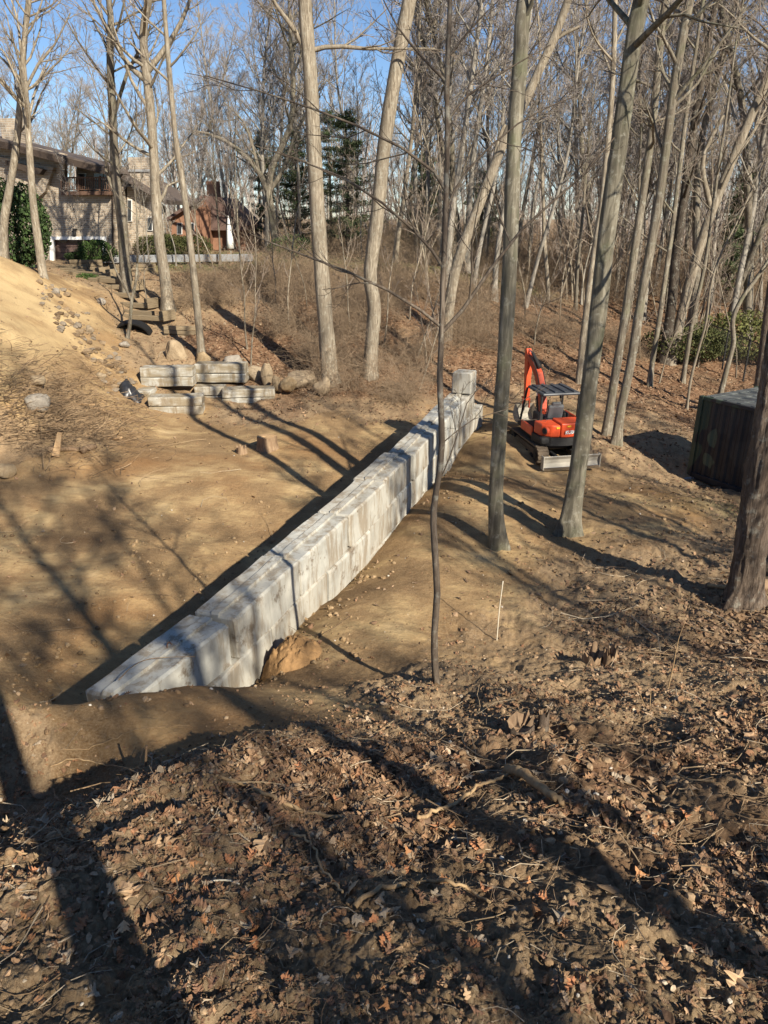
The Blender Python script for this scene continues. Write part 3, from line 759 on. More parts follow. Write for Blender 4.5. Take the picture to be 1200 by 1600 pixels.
# rubble along the gully edge
scatter_g = Geo(); rr = np.random.RandomState(40)
for k in range(240):
    t = rr.uniform(); px = 78+t*115+rr.normal(0, 13); py = 455+t*150+rr.normal(0, 12); p = G(px, py, 8)
    V, F = lump(rr, 1, .6, .3); s = .03+.16*rr.uniform()**2.5
    scatter_g.add(V*s+np.array([p[0], p[1], p[2]+s*.2]), F, np.array([(.25, .18, .11), (.22, .18, .135), (.16, .11, .065)][rr.randint(3)]))
tag(scatter_g.obj('rubble', M['clod'], None, False), 'stones and lumps of earth tumbled down the gully beside the sand slope', None, None, 'stuff')
# black plastic sheet on the left block
def tarp():
    p = P(200, 632, 25.4); rng = np.random.RandomState(2); n = 22; g = Geo(); V = []
    for i in range(n):
        for j in range(n):
            u, v = i/(n-1)*2-1, j/(n-1)*2-1
            r = max(abs(u), abs(v)); z = .72*math.exp(-(u*1.2)**2-(v*.9)**2)+.16*(vn(u*3.4+3, v*3.4, 1)-.5)+.09*(vn(u*9, v*9, 3)-.5)
            V.append((p[0]+.02+u*.46*(1+.2*vn(v*3, 1, 2)), p[1]+v*.4, p[2]+max(.02, z*1.15)))
    F = [(i*n+j, (i+1)*n+j, (i+1)*n+j+1, i*n+j+1) for i in range(n-1) for j in range(n-1)]
    g.add(V, F); tag(g.obj('plastic_sheet', M['tarp']), 'crumpled black plastic sheet beside the block pile', 'plastic sheet')
tarp()

# ================================================================== TREES
def grow(rng, Pp, Rp, K, t0, t1, length, ang, up, wig, n, rr, tip, fall=.5, az=None):
    Mn, m, _ = Pp.shape
    t = t0+(t1-t0)*(np.arange(K)[None]+rng.uniform(0, 1, (Mn, K)))/K
    f = t*(m-1); k = np.clip(f.astype(int), 0, m-2); f = (f-k)[..., None]
    ii = np.arange(Mn)[:, None]
    a, b = Pp[ii, k], Pp[ii, k+1]; pos = a*(1-f)+b*f; T = b-a; T /= np.linalg.norm(T, axis=2, keepdims=True)+1e-9
    rad = (Rp[ii, k]*(1-f[..., 0])+Rp[ii, k+1]*f[..., 0])
    L = length if np.ndim(length) == 0 else np.asarray(length)[:, None]
    L = L*(1-fall*t)*rng.uniform(.55, 1.2, (Mn, K))
    pos = pos.reshape(-1, 3); T = T.reshape(-1, 3); rad = rad.ravel(); L = np.broadcast_to(L, (Mn, K)).ravel(); q = len(pos)
    ref = np.tile([.3, .2, 1.0], (q, 1)); ref[np.abs(T[:, 2]) > .9] = [1, .1, 0]
    A = np.cross(T, ref); A /= np.linalg.norm(A, axis=1, keepdims=True); B = np.cross(T, A)
    ph = rng.uniform(0, 2*math.pi, q) if az is None else (np.tile(np.arange(K)*2.4, Mn)+rng.normal(0, .5, q)+np.repeat(rng.uniform(0, 6, Mn), K))
    an = np.radians(ang)*rng.uniform(.7, 1.25, q)
    d = np.cos(an)[:, None]*T+np.sin(an)[:, None]*(np.cos(ph)[:, None]*A+np.sin(ph)[:, None]*B)
    out = np.zeros((q, n, 3)); out[:, 0] = pos
    for i in range(1, n):
        d = d+rng.normal(0, wig, (q, 3)); d[:, 2] += up/(n-1); d /= np.linalg.norm(d, axis=1, keepdims=True)
        out[:, i] = out[:, i-1]+d*(L/(n-1))[:, None]
    r0 = np.minimum(rad*rr, np.maximum(L*.022, tip*1.3)); ts = np.linspace(0, 1, n)
    return out, r0[:, None]*(1-ts)[None]**.8+tip*ts[None]+0*r0[:, None], L
def trunk_geo(pts, r0, r1, rng, sides=12, flare=.35, seg=26, lumps=.05):
    c = catmull(pts, seg); t = np.linspace(0, 1, seg)
    rad = r0+(r1-r0)*t**.9; dz = c[:, 2]-c[0, 2]
    rad = rad*(1+flare*np.exp(-dz/(r0*2.0+.05)))*(1+rng.uniform(-lumps, lumps, seg))
    c0 = c[0].copy(); c = np.vstack([[c0[0], c0[1], c0[2]-.35], c]); rad = np.concatenate([[rad[0]*1.35], rad])
    g = Geo(); tubes(c, rad, sides, g)
    V = g.V[0]; n = (seg+1)
    th = np.tile(np.arange(sides)*2*math.pi/sides, n)
    amp = np.repeat(rad*(.05+.22*np.exp(-np.maximum(c[:, 2]-c0[2], 0)/(r0*1.8+.03))), sides)
    cc = np.repeat(c, sides, axis=0); dirv = V-cc; dirv /= np.linalg.norm(dirv, axis=1, keepdims=True)
    V += dirv*(amp*(np.sin(th*3+rng.uniform(0, 6))+.6*np.sin(th*5+rng.uniform(0, 6))))[:, None]
    return g, c, rad
TREES = []
def tree(label, trace, base_d=None, wb=20, wt=12, bark='bark_pale', twig='twig', seed=1, ext=8.0, start=.3, K=(12, 5, 5, 4), blen=3.4, group=None, cat='tree', Y=None,
         name='bare_tree', up=.5, extra=(), ang=55, minr=.006, lean=None, sides=12, wig=.12):
    rng = np.random.RandomState(seed)
    base = G(trace[0][0], trace[0][1], 5) if base_d is None else P(trace[0][0], trace[0][1], base_d)
    Yb = base[1]; dist = base[1]*CP+(CAMZ-base[2])*SP
    hz = H(base[0], base[1])
    pts = [WY(px, py, Yb) for px, py in trace]; pts[0][2] = min(pts[0][2], hz)
    d = pts[-1]-pts[-2]; d /= np.linalg.norm(d)
    r0 = wb*.84/2/FPX*dist; r1 = wt*.84/2/FPX*dist
    root = empty(name, (base[0], base[1], hz), label, cat, group)
    off = np.array([base[0], base[1], hz])
    npix = len(pts)
    rvis = np.linspace(r0, r1, npix)
    if ext > 0:
        n_e = 4
        for k in range(1, n_e+1):
            dd = d+np.array([0, 0, .3])*k/n_e+rng.normal(0, .05, 3); dd /= np.linalg.norm(dd); pts.append(pts[-1]+dd*ext/n_e)
        rend = max(.012, r1*.22)
    else: rend = max(.01, r1)
    pts = np.array(pts)-off
    # depth wander so the trunk is not in one plane
    w_ = (np.linspace(0, 1, len(pts))**1.2)*rng.uniform(-1, 1)*1.0; pts[1:, 1] += w_[1:]*.8*0
    vis = (npix-1)/(len(pts)-1)
    c = catmull(pts, 34); t = np.linspace(0, 1, 34)
    rad = np.where(t < vis, r0+(r1-r0)*t/max(vis, 1e-3), r1+(rend-r1)*(t-vis)/max(1-vis, 1e-3))
    dz = c[:, 2]-c[0, 2]; rad = rad*(1+.38*np.exp(-np.maximum(dz, 0)/(r0*2.2+.05)))*(1+rng.uniform(-.04, .04, 34))
    nr_ = 34 if sides < 16 else 260
    tt = np.linspace(0, 33, nr_); ct = catmull(c, nr_); rt_ = np.interp(tt, np.arange(34), rad)
    c2 = np.vstack([ct[0]-[0, 0, .4], ct]); rad2 = np.concatenate([[rt_[0]*1.4], rt_])
    g = Geo(); tubes(c2, rad2, sides, g); V = g.V[0]; n2 = nr_+1
    th = np.tile(np.arange(sides)*2*math.pi/sides, n2); cc = np.repeat(c2, sides, axis=0); dv = V-cc; dv /= np.linalg.norm(dv, axis=1, keepdims=True)
    amp = np.repeat(rad2*(.035+.2*np.exp(-np.maximum(c2[:, 2]-c2[1, 2], 0)/(r0*1.6+.03))), sides)
    disp = amp*(np.sin(th*3+rng.uniform(0, 6))+.5*np.sin(th*5+rng.uniform(0, 6)))
    if nr_ > 34:        # furrows, swellings and old branch scars on the near trunks
        zz = V[:, 2]; cx_, sx_ = np.cos(th), np.sin(th)
        disp += np.repeat(rad2, sides)*((fbm(cx_*1.6+zz*.9, sx_*1.6+zz*.4, 3, 2)-.5)*.22)
        if bark == 'bark_rough':
            wv = th*sides/(2*math.pi)*.42+.9*vn(zz*2.2, th*2, 3); disp += (np.abs(vn(wv, zz*1.7, 5)-.5)*2)*.034-.012+(vn(th*9, zz*14, 1)-.5)*.012
        for q_ in range(9):
            z0 = rng.uniform(.3, 9); t0 = rng.uniform(0, 6.28); dd_ = np.abs((th-t0+math.pi) % (2*math.pi)-math.pi)*r0
            e_ = np.hypot(dd_, (zz-z0)); disp += .022*np.exp(-(e_/.07)**2)-.014*np.exp(-(e_/.03)**2)
    V += dv*disp[:, None]
    g.obj('trunk', M[bark], root)
    Pp, Rp = c[None], rad[None]; H_ = np.linalg.norm(c[-1]-c[0])
    gb = Geo(); g2 = Geo()
    l1, q1, L1 = grow(rng, Pp, Rp, K[0], start, .97, blen, ang, up, wig, 7, .5, minr*1.3, .55, 1)
    for tr, wa, wb_ in extra:
        ep = catmull(np.array([WY(a[0], a[1], Yb if len(a) < 3 else a[2]) for a in tr])-off, 7)
        l1 = np.concatenate([l1, ep[None]]); q1 = np.concatenate([q1, np.linspace(wa, wb_, 7)[None]/2/FPX*dist]); L1 = np.append(L1, np.linalg.norm(ep[-1]-ep[0]))
    tubes(l1, q1, 6, gb)
    l2, q2, L2 = grow(rng, l1, q1, K[1], .2, .98, L1*.5, 42, .3, wig*1.2, 5, .55, minr, .4)
    tubes(l2, q2, 4, gb)
    gb.obj('branches', M[bark], root)['kind'] = 'stuff'
    l3, q3, L3 = grow(rng, l2, q2, K[2], .15, 1, L2*.5, 40, .2, .16, 4, .6, minr*.8, .3)
    tubes(l3, q3, 3, g2)
    if K[3]:
        l4, q4, L4 = grow(rng, l3, q3, K[3], .2, 1, L3*.5, 38, .15, .18, 3, .7, minr*.6, .2); tubes(l4, q4, 3, g2)
    g2.obj('twigs', M[twig], root)['kind'] = 'stuff'
    TREES.append((base[0], base[1]))
    return root

# --- left group
tree('pale trunk at the left edge leaning right above the sand slope', [(4,402),(6,350),(14,300),(24,240),(30,180),(34,120),(40,40)], 31, 16, 9, 'bark_pale', seed=1, start=.35, blen=4.5)
tree('slim leaning tree between the evergreen bush and the garage', [(70,450),(60,380),(52,320),(47,250),(43,190),(39,130),(36,80),(44,20)], 30, 15, 7, 'bark_pale', seed=2, start=.3, K=(24, 5, 5, 3), blen=4.2, extra=[([(40,140),(60,100),(85,70),(110,20)], 5, 2), ([(39,150),(20,110),(5,80),(-20,60)], 4, 2)])
tree('knobbly tree in front of the house corner beside the steps', [(198,458),(194,400),(190,340),(182,290),(178,230),(175,160),(172,100),(173,30),(170,0)], 33, 20, 9, 'bark_grey', seed=3, start=.25, K=(24, 5, 5, 3), blen=4.2,
     extra=[([(176,190),(200,110),(225,70),(235,40)], 6, 3), ([(192,350),(178,300),(165,265),(168,240)], 6, 3)])
tree('mottled tree right of the house corner with one thick side limb', [(263,485),(257,430),(248,370),(243,300),(240,240),(234,160),(227,100),(224,50),(232,0)], 32.5, 21, 12, 'bark_pale', seed=4, start=.27, K=(24, 5, 5, 3), blen=4.4,
     extra=[([(232,130),(200,100),(175,60),(150,10),(130,-20)], 8, 3), ([(232,110),(262,70),(285,30),(300,-10)], 9, 4), ([(247,320),(258,300),(262,290),(280,283)], 6, 2)])
tree('straight slim pale tree rising beside the boulder behind the blocks', [(316,562),(310,500),(303,430),(295,360),(286,290),(275,220),(268,150),(262,80),(256,0)], 28.2, 14, 7, 'bark_pale', seed=5, start=.5, K=(9, 5, 4, 3), blen=3.0)
tree('small forked tree over the black pipe opening', [(198,535),(203,505),(206,470),(212,440),(215,400),(214,350)], 29.5, 7, 3, 'bark_grey', 'twig_dark', seed=6, ext=2, start=.3, K=(7, 4, 3, 2), blen=1.6, name='bare_sapling', cat='sapling', extra=[([(206,470),(190,440),(180,420),(172,390)], 4, 2)])
# --- middle
tree('tall straight trunk rising right of the boulders with a long side limb', [(515,600),(511,540),(505,460),(499,380),(494,300),(490,220),(486,140),(481,70),(476,0)], 27, 29, 21, 'bark_pale', seed=7, start=.72, K=(12, 5, 5, 3), blen=4.5,
     extra=[([(484,80),(520,72),(570,76),(625,76),(680,76)], 7, 2), ([(482,90),(462,50),(440,20),(420,-10)], 8, 4)])
tree('crooked vine-covered trunk with a pale base above the bank foot', [(577,595),(581,530),(585,480),(578,430),(588,350),(594,290),(600,230),(612,150),(626,70),(640,0)], 27.5, 25, 22, 'bark_pale', seed=8, start=.7, K=(10, 5, 5, 3), blen=4.5)
sap = tree('thin dark sapling standing alone in front of the wall', [(683,1090),(679,1030),(679,980),(683,930),(680,870),(677,810),(681,770),(690,710),(689,640),(687,590),(690,520),(692,440),(696,340),(699,220),(698,140),(701,60),(703,0)],
     8.4, 13, 6, 'bark_sapling', 'twig_dark', seed=9, ext=3, start=.88, K=(7, 4, 4, 3), blen=1.6, minr=.0025, name='bare_sapling', cat='sapling', sides=10,
     extra=[([(692,518),(730,475),(790,388),(840,335),(900,285),(960,215)], 5.5, 1.6), ([(691,512),(650,480),(580,440),(500,408),(430,382),(390,365)], 4.5, 1.4),
            ([(694,420),(670,385),(630,345),(560,290),(480,255),(400,228)], 4.5, 1.2), ([(697,300),(672,262),(600,215),(510,178),(430,150),(320,118)], 4.2, 1.2),
            ([(696,330),(720,280),(770,225),(830,180),(900,150)], 3.5, 1.0), ([(699,190),(730,150),(790,110),(860,70)], 3.5, 1.0), ([(700,130),(660,90),(620,40),(590,-20)], 3.5, 1.0),
            ([(690,745),(708,700),(722,655),(735,620),(770,590)], 2.2, .8), ([(694,690),(740,655),(790,640),(860,600)], 1.8, .7), ([(700,90),(740,40),(790,-10)], 3, 1)])
tree('smooth grey trunk just left of the orange excavator', [(778,857),(774,790),(778,700),(785,600),(791,500),(797,400),(800,300),(804,200),(812,100),(819,0)], 13.9, 27, 21, 'bark_green', seed=10, ext=9, start=.66, K=(12, 5, 5, 3), blen=3.6, sides=30, minr=.004)
tree('smooth grey trunk leaning right in front of the excavator blade', [(887,832),(897,770),(909,690),(922,590),(934,490),(945,390),(958,290),(973,180),(986,90),(1002,0)], 14.8, 32, 23, 'bark_green', seed=11, ext=9, start=.62, K=(12, 5, 5, 3), blen=3.8, sides=30, minr=.004)
tree('slanting pale trunk passing behind the grey trunk, broken fork on top', [(697,500),(708,440),(722,390),(745,330),(770,265),(795,205),(820,160),(845,105),(868,55),(888,0)], 30, 20, 13, 'bark_pale', seed=12, start=.7, K=(8, 5, 5, 3), blen=4, lean=1,
     extra=[([(845,105),(860,70),(878,55),(905,42)], 7, 4), ([(770,265),(775,235),(784,205),(790,195)], 7, 5)])
tree('pale speckled trunk close behind the leaning grey trunk', [(902,628),(908,560),(917,480),(928,400),(940,320),(948,240),(955,160),(960,60)], 28, 13, 8, 'bark_pale', seed=13, start=.5, blen=3.6)
tree('left one of two dark trunks behind the excavator, pale foot', [(948,668),(957,610),(967,550),(980,470),(993,380),(1008,280),(1020,190),(1028,100),(1040,0)], 22.5, 16, 11, 'bark_grey', seed=14, start=.45, K=(12, 5, 5, 3), blen=3.6, minr=.005)
tree('right one of two dark trunks behind the excavator, curving right', [(962,695),(970,640),(985,570),(998,490),(1014,400),(1030,310),(1042,220),(1054,130),(1066,60),(1078,0)], 21.2, 17, 13, 'bark_grey', seed=15, start=.42, K=(12, 5, 5, 3), blen=3.8, minr=.005, extra=[([(1048,170),(1090,130),(1130,60),(1170,10)], 5, 2)])
# --- right
tree('slim straight trunk left of the dark double trunk', [(1014,605),(1020,560),(1030,500),(1040,430),(1050,360),(1060,280),(1072,180)], 29, 10, 7, 'bark_grey', seed=16, start=.35, blen=3.5)
tree('dark trunk of the double tree before the green undergrowth', [(1036,582),(1042,530),(1050,470),(1056,400),(1066,330),(1078,240),(1090,160)], 32, 20, 12, 'bark_dark', seed=17, start=.4, blen=4)
tree('pale leaning trunk of the double tree before the green undergrowth', [(1044,583),(1056,530),(1072,460),(1092,390),(1112,330),(1136,270),(1165,200),(1200,120)], 32, 18, 14, 'bark_pale', seed=18, start=.4, blen=4.5, extra=[([(1112,330),(1100,280),(1100,240),(1130,180)], 9, 5)])
tree('thin upright trunk above the far corner of the container', [(1066,600),(1074,550),(1084,490),(1098,430),(1108,370),(1120,280)], 29.5, 9, 5, 'bark_grey', seed=19, start=.3, K=(10, 5, 4, 3), blen=3)
tree('slim curving tree behind the camouflage container', [(1124,616),(1136,575),(1146,535),(1145,500),(1160,465),(1182,435),(1205,400)], 26.5, 10, 6, 'bark_grey', seed=20, ext=5, start=.4, K=(8, 5, 4, 3), blen=2.6)
tree('pale crooked sapling left of the container', [(1074,632),(1080,590),(1092,545),(1104,500),(1110,450),(1125,400),(1150,350)], 26, 5, 3, 'bark_pale', seed=21, ext=3, start=.4, K=(8, 4, 4, 3), blen=2, name='bare_sapling', cat='sapling')
tree('rough stout trunk behind the container at the right edge', [(1186,622),(1190,580),(1197,520),(1206,450),(1216,380)], 24.5, 20, 16, 'bark_rough', seed=22, start=.5, blen=3.6)
tree('thick rough-barked trunk in the right foreground', [(1158,945),(1166,900),(1176,820),(1187,740),(1200,660),(1214,570),(1232,460),(1250,350)], 11.7, 49, 44, 'bark_rough', seed=23, ext=9, start=.6, K=(10, 5, 5, 3), blen=4, sides=84, minr=.004)
tree('slender pale trunk on the sunlit slope above the excavator', [(857,515),(856,450),(851,380),(848,300),(846,230),(842,150)], 38, 8, 5, 'bark_pale', seed=24, start=.35, blen=3)
tree('pale trunk at the lawn edge seen between two larger trunks', [(618,412),(622,370),(628,330),(636,270),(645,200),(650,120)], 42, 9, 6, 'bark_pale', seed=25, start=.35, blen=4)
tree('big spreading oak behind the lawn with long crooked limbs', [(432,372),(424,330),(420,300),(425,262),(440,230),(455,190),(458,130),(455,80)], 50, 14, 8, 'bark_grey', seed=26, ext=4, start=.4, K=(16, 6, 5, 4), blen=6.5, ang=62, minr=.009,
     extra=[([(420,300),(400,262),(370,232),(335,212),(305,205)], 10, 3), ([(420,300),(440,270),(455,230),(470,190),(500,150)], 8, 3), ([(405,270),(395,230),(380,190),(350,160)], 6, 2)])

# --- background wood: a few grown trees, then copies of them with their trunk, branches and twigs
def forest_proto(seed, h, r, bark, K, blen, start, loc, label):
    rng = np.random.RandomState(seed)
    pts = [np.zeros(3)]; d = np.array([rng.normal(0, .04), rng.normal(0, .04), 1.0])
    for i in range(7):
        d = d+np.append(rng.normal(0, .085, 2), 0); pts.append(pts[-1]+d/np.linalg.norm(d)*h/7)
    g, c, rad = trunk_geo(np.array(pts), r, r*.18, rng, 8, .4, 20)
    root = empty('bare_tree', loc, label, 'tree', 'bare trees of the wood behind')
    g.obj('trunk', M[bark], root); c = c[1:]; rad = rad[1:]
    gb = Geo(); g2 = Geo()
    l1, q1, L1 = grow(rng, c[None], rad[None], K[0], start, .98, blen, 45, .55, .10, 6, .55, .012, .5, 1); tubes(l1, q1, 5, gb)
    l2, q2, L2 = grow(rng, l1, q1, K[1], .2, .98, L1*.55, 40, .35, .13, 4, .6, .010, .4); tubes(l2, q2, 3, gb)
    gb.obj('branches', M[bark], root)['kind'] = 'stuff'
    l3, q3, L3 = grow(rng, l2, q2, K[2]+1, .1, 1, L2*.6, 42, .25, .2, 3, .65, .008, .3); tubes(l3, q3, 3, g2)
    l4, q4, L4 = grow(rng, l3, q3, K[3], .15, 1, L3*.65, 38, .2, .15, 2, .8, .006, .2); tubes(l4, q4, 3, g2)
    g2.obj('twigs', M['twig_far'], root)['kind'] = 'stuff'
    return root
rf = np.random.RandomState(77)
FL_LAB = 'bare grey tree among many in the wood beyond the bank'
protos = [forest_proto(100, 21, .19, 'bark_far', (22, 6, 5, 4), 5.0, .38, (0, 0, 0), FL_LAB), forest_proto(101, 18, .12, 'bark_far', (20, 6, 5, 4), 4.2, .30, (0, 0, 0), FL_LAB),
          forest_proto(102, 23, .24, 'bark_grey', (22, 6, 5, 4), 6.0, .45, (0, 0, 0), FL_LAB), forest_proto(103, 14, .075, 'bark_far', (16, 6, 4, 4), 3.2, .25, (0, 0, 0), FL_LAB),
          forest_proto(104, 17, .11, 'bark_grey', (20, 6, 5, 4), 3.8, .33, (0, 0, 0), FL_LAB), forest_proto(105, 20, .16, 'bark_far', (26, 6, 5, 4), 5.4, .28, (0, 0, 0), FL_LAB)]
used = set()
def put(pr, x, y, s=1.0, label=None, group=None, dz=-.05):
    if id(pr) in used: o = copy_tree(pr)
    else: o = pr; used.add(id(pr))
    o.location = (x, y, H(x, y)+dz); o.scale = (s, s, s*rf.uniform(.92, 1.08)); o.rotation_euler = (0, 0, rf.uniform(0, 6.28))
    if label: o['label'] = label
    if group: o['group'] = group
    return o
n = 0
while n < 150:
    px = rf.uniform(-120, 1330); d = rf.uniform(36, 44) if n < 22 else (rf.uniform(44, 72) if n < 105 else rf.uniform(72, 125))
    x = (px-600)/FPX*d; y = d*1.0
    if px < 420 and y < 74 and not (y > 62 and px > 240): continue
    if px < 640 and y < 54: continue
    if px > 900 and rf.uniform() < .15: continue
    put(protos[rf.randint(6)], x, y, rf.uniform(.75, 1.1)*(1.0 if px > 420 else .8)*(.85 if y > 90 else 1)); n += 1
def far_wood():
    rng = np.random.RandomState(404); g = Geo(); m = 620
    a = np.radians(rng.uniform(-48, 48, m)); d = rng.uniform(95, 190, m); x, y = d*np.sin(a), d*np.cos(a); z = HH(x, y)
    h = rng.uniform(11, 19, m); Pp = np.zeros((m, 6, 3)); Pp[:, 0] = np.stack([x, y, z-.5], -1); dd = rng.normal(0, .07, (m, 2))
    for i in range(1, 6): dd = dd+rng.normal(0, .06, (m, 2)); Pp[:, i] = Pp[:, i-1]+np.stack([dd[:, 0], dd[:, 1], np.ones(m)], -1)*(h/5)[:, None]
    Rr = rng.uniform(.08, .17, (m, 1))*np.linspace(1, .25, 6)[None]; tubes(Pp, Rr, 4, g)
    l1, q1, L1 = grow(rng, Pp, Rr, 14, .12, 1, h*.28, 45, .5, .12, 4, .5, .02); tubes(l1, q1, 3, g)
    l2, q2, L2 = grow(rng, l1, q1, 7, .15, 1, L1*.55, 42, .3, .15, 2, .6, .016); tubes(l2, q2, 3, g)
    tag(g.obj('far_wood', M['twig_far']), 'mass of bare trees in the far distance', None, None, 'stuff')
    g = Geo(); m = 9000; a = np.radians(rng.uniform(-48, 48, m)); d = rng.uniform(62, 150, m); x, y = d*np.sin(a), d*np.cos(a)
    k = (x > -8) | (y > 85); x, y = x[k], y[k]; m = len(x); z = HH(x, y); L = rng.uniform(.8, 3.4, m); Pp = np.zeros((m, 4, 3)); dd = rng.normal(0, .3, (m, 2)); Pp[:, 0] = np.stack([x, y, z], -1)
    for i in range(1, 4): dd = dd+rng.normal(0, .2, (m, 2)); Pp[:, i] = Pp[:, i-1]+np.stack([dd[:, 0], dd[:, 1], np.full(m, 1.0)], -1)*(L/3)[:, None]
    Rr = np.full((m, 4), .014)*np.linspace(1.3, .6, 4); tubes(Pp, Rr, 3, g); l1, q1, L1 = grow(rng, Pp, Rr, 4, .2, 1, L*.5, 45, .2, .2, 3, .8, .009); tubes(l1, q1, 3, g)
    tag(g.obj('far_undergrowth', M['bramble']), 'bare undergrowth between the far trees', None, None, 'stuff')
far_wood()
# a few trees left of and behind the house
for px, y, s in [(60,70,.85),(110,76,.8),(150,66,.75),(205,72,.8),(20,64,.9),(250,58,.6),(300,70,.7),(345,74,.7),(380,60,.65),(130,60,.5)]:
    put(protos[rf.randint(6)], (px-600)/FPX*y, y, s, 'bare tree standing behind the houses', 'bare trees behind the houses')
for px, y, s_ in [(208,40.5,.5),(246,41.5,.45),(285,42,.5),(322,41,.45),(352,42.5,.55),(385,41,.5),(150,42.3,.4)]:
    put(protos[[3, 4, 1][int(px) % 3]], (px-600)/FPX*y*.98, y, s_, 'slight bare tree screening the houses along the terrace', 'slight bare trees along the terrace')
# trees out of the picture on the sunny side: they throw the long shadows
OFF = 'tree outside the picture whose shadow crosses the clearing'
for x, y, s, k in [(10.5,5.0,.9,1),(11.2,-.9,.8,4),(6.3,-4.0,.9,0),(8.3,-8.3,1.0,4),(16.5,7.5,.9,1),(15.0,-.8,.9,1),(8.9,1.4,.7,3),(18.5,12.5,.9,4),(13.5,6.2,.8,3),(9.6,3.4,.6,3),(11.4,6.9,.7,3),(12.6,4.9,.65,3),(14.6,8.4,.7,3),(16.2,5.2,.7,3),(14.2,3.4,.7,3),(17.6,9.8,.7,3),(7.4,-6.6,.9,1)]:
    o = put(protos[k], x, y, s, OFF, 'trees on the sunny side'); o['label'] = OFF
# unseen trunk added as stand-in for the photographer, to cast the broad shadow
def behind():
    rng = np.random.RandomState(8); x, y = .92, -.72; z = H(x, y)
    root = empty('bare_tree', (x, y, z), 'unseen stand-in trunk added behind the viewpoint to cast the broad dark shadow at the lower left', 'tree')
    g, c, rad = trunk_geo(np.array([(0, 0, 0), (.05, .05, 2), (-.02, .1, 4.5), (.1, .1, 8), (0, .3, 12)]), .15, .09, rng, 14, .3); g.obj('trunk', M['bark_rough'], root)
    gb = Geo(); l1, q1, L1 = grow(rng, c[None], rad[None], 12, .5, .98, 3, 50, .5, .1, 6, .5, .01, .5, 1); tubes(l1, q1, 5, gb); l2, q2, L2 = grow(rng, l1, q1, 6, .2, 1, L1*.5, 40, .3, .1, 4, .5, .006); tubes(l2, q2, 3, gb)
    gb.obj('branches', M['bark_rough'], root)['kind'] = 'stuff'
behind()

# ------------------------------------------------------------------ brambles and saplings on the bank
def bramble_proto(seed, n, spread, hgt, rad, lab):
    rng = np.random.RandomState(seed); g = Geo()
    a = rng.uniform(0, 6.28, n); b = rng.uniform(0, spread*.5, n); st = np.stack([b*np.cos(a), b*np.sin(a), np.full(n, -.1)], -1)
    d = np.stack([rng.normal(0, .5, n), rng.normal(0, .5, n), rng.uniform(.8, 1.4, n)], -1); L = hgt*rng.uniform(.5, 1.3, n)
    Pp = np.zeros((n, 7, 3)); Pp[:, 0] = st
    for i in range(1, 7):
        d = d+rng.normal(0, .22, (n, 3)); d[:, 2] -= .18*rng.uniform(.2, 1.6, n); d /= np.linalg.norm(d, axis=1, keepdims=True); Pp[:, i] = Pp[:, i-1]+d*(L/6)[:, None]
    Rr = rad*rng.uniform(.6, 1.3, (n, 1))*np.linspace(1, .4, 7)[None]
    root = empty('bramble_bush', (0, 0, 0), lab, 'bramble', 'bare bramble bushes on the bank')
    tubes(Pp, Rr, 3, g); l2, q2, _ = grow(rng, Pp, Rr, 5, .2, 1, L*.35, 50, .1, .25, 4, .7, rad*.4, .2); tubes(l2, q2, 3, g)
    l3, q3, _ = grow(rng, l2, q2, 3, .2, 1, _*.5, 50, .1, .2, 3, .8, rad*.35, .2); tubes(l3, q3, 3, g)
    g.obj('stems', M['bramble'], root)['kind'] = 'stuff'; return root
bp = [bramble_proto(201, 60, 2.2, 1.9, .007, 'tangled bare bramble bush on the leafy bank'), bramble_proto(202, 45, 1.6, 1.3, .006, 'tangled bare bramble bush on the leafy bank'), bramble_proto(203, 36, 1.3, 2.6, .007, 'tangled bare bramble bush on the leafy bank')]
spots = []
for px, py, n_, sx, sy in [(600,470,16,90,30),(720,520,12,60,30),(820,470,12,60,30),(540,540,10,50,25),(460,460,8,40,25),(400,440,16,60,22),(350,470,9,40,30),(450,500,9,30,30),(560,500,12,60,50),(640,560,8,40,40),(560,580,7,40,20),(700,460,10,50,30),(520,430,10,60,12),(780,480,12,70,40),(900,520,8,60,40),(480,570,5,20,15),(620,440,8,40,15),(1000,540,6,50,30),(300,450,5,25,20),(640,620,4,20,12)]:
    for k in range(n_): spots.append((px+rf.normal(0, sx*.6), py+rf.normal(0, sy*.6)))
for px, py in spots:
    if py < 408: py = 408+rf.uniform(0, 10)
    p = G(px, py, 20); put(bp[rf.randint(3)], p[0], p[1], rf.uniform(.5, 1.0), dz=0)
for px, y_ in [(rf.uniform(470, 1250), rf.uniform(44, 66)) for _ in range(90)]:
    o = put(bp[rf.randint(3)], (px-600)/FPX*y_, y_, rf.uniform(1.0, 2.0), 'bare understorey bush in the wood beyond the bank', 'bare understorey bushes', 0)
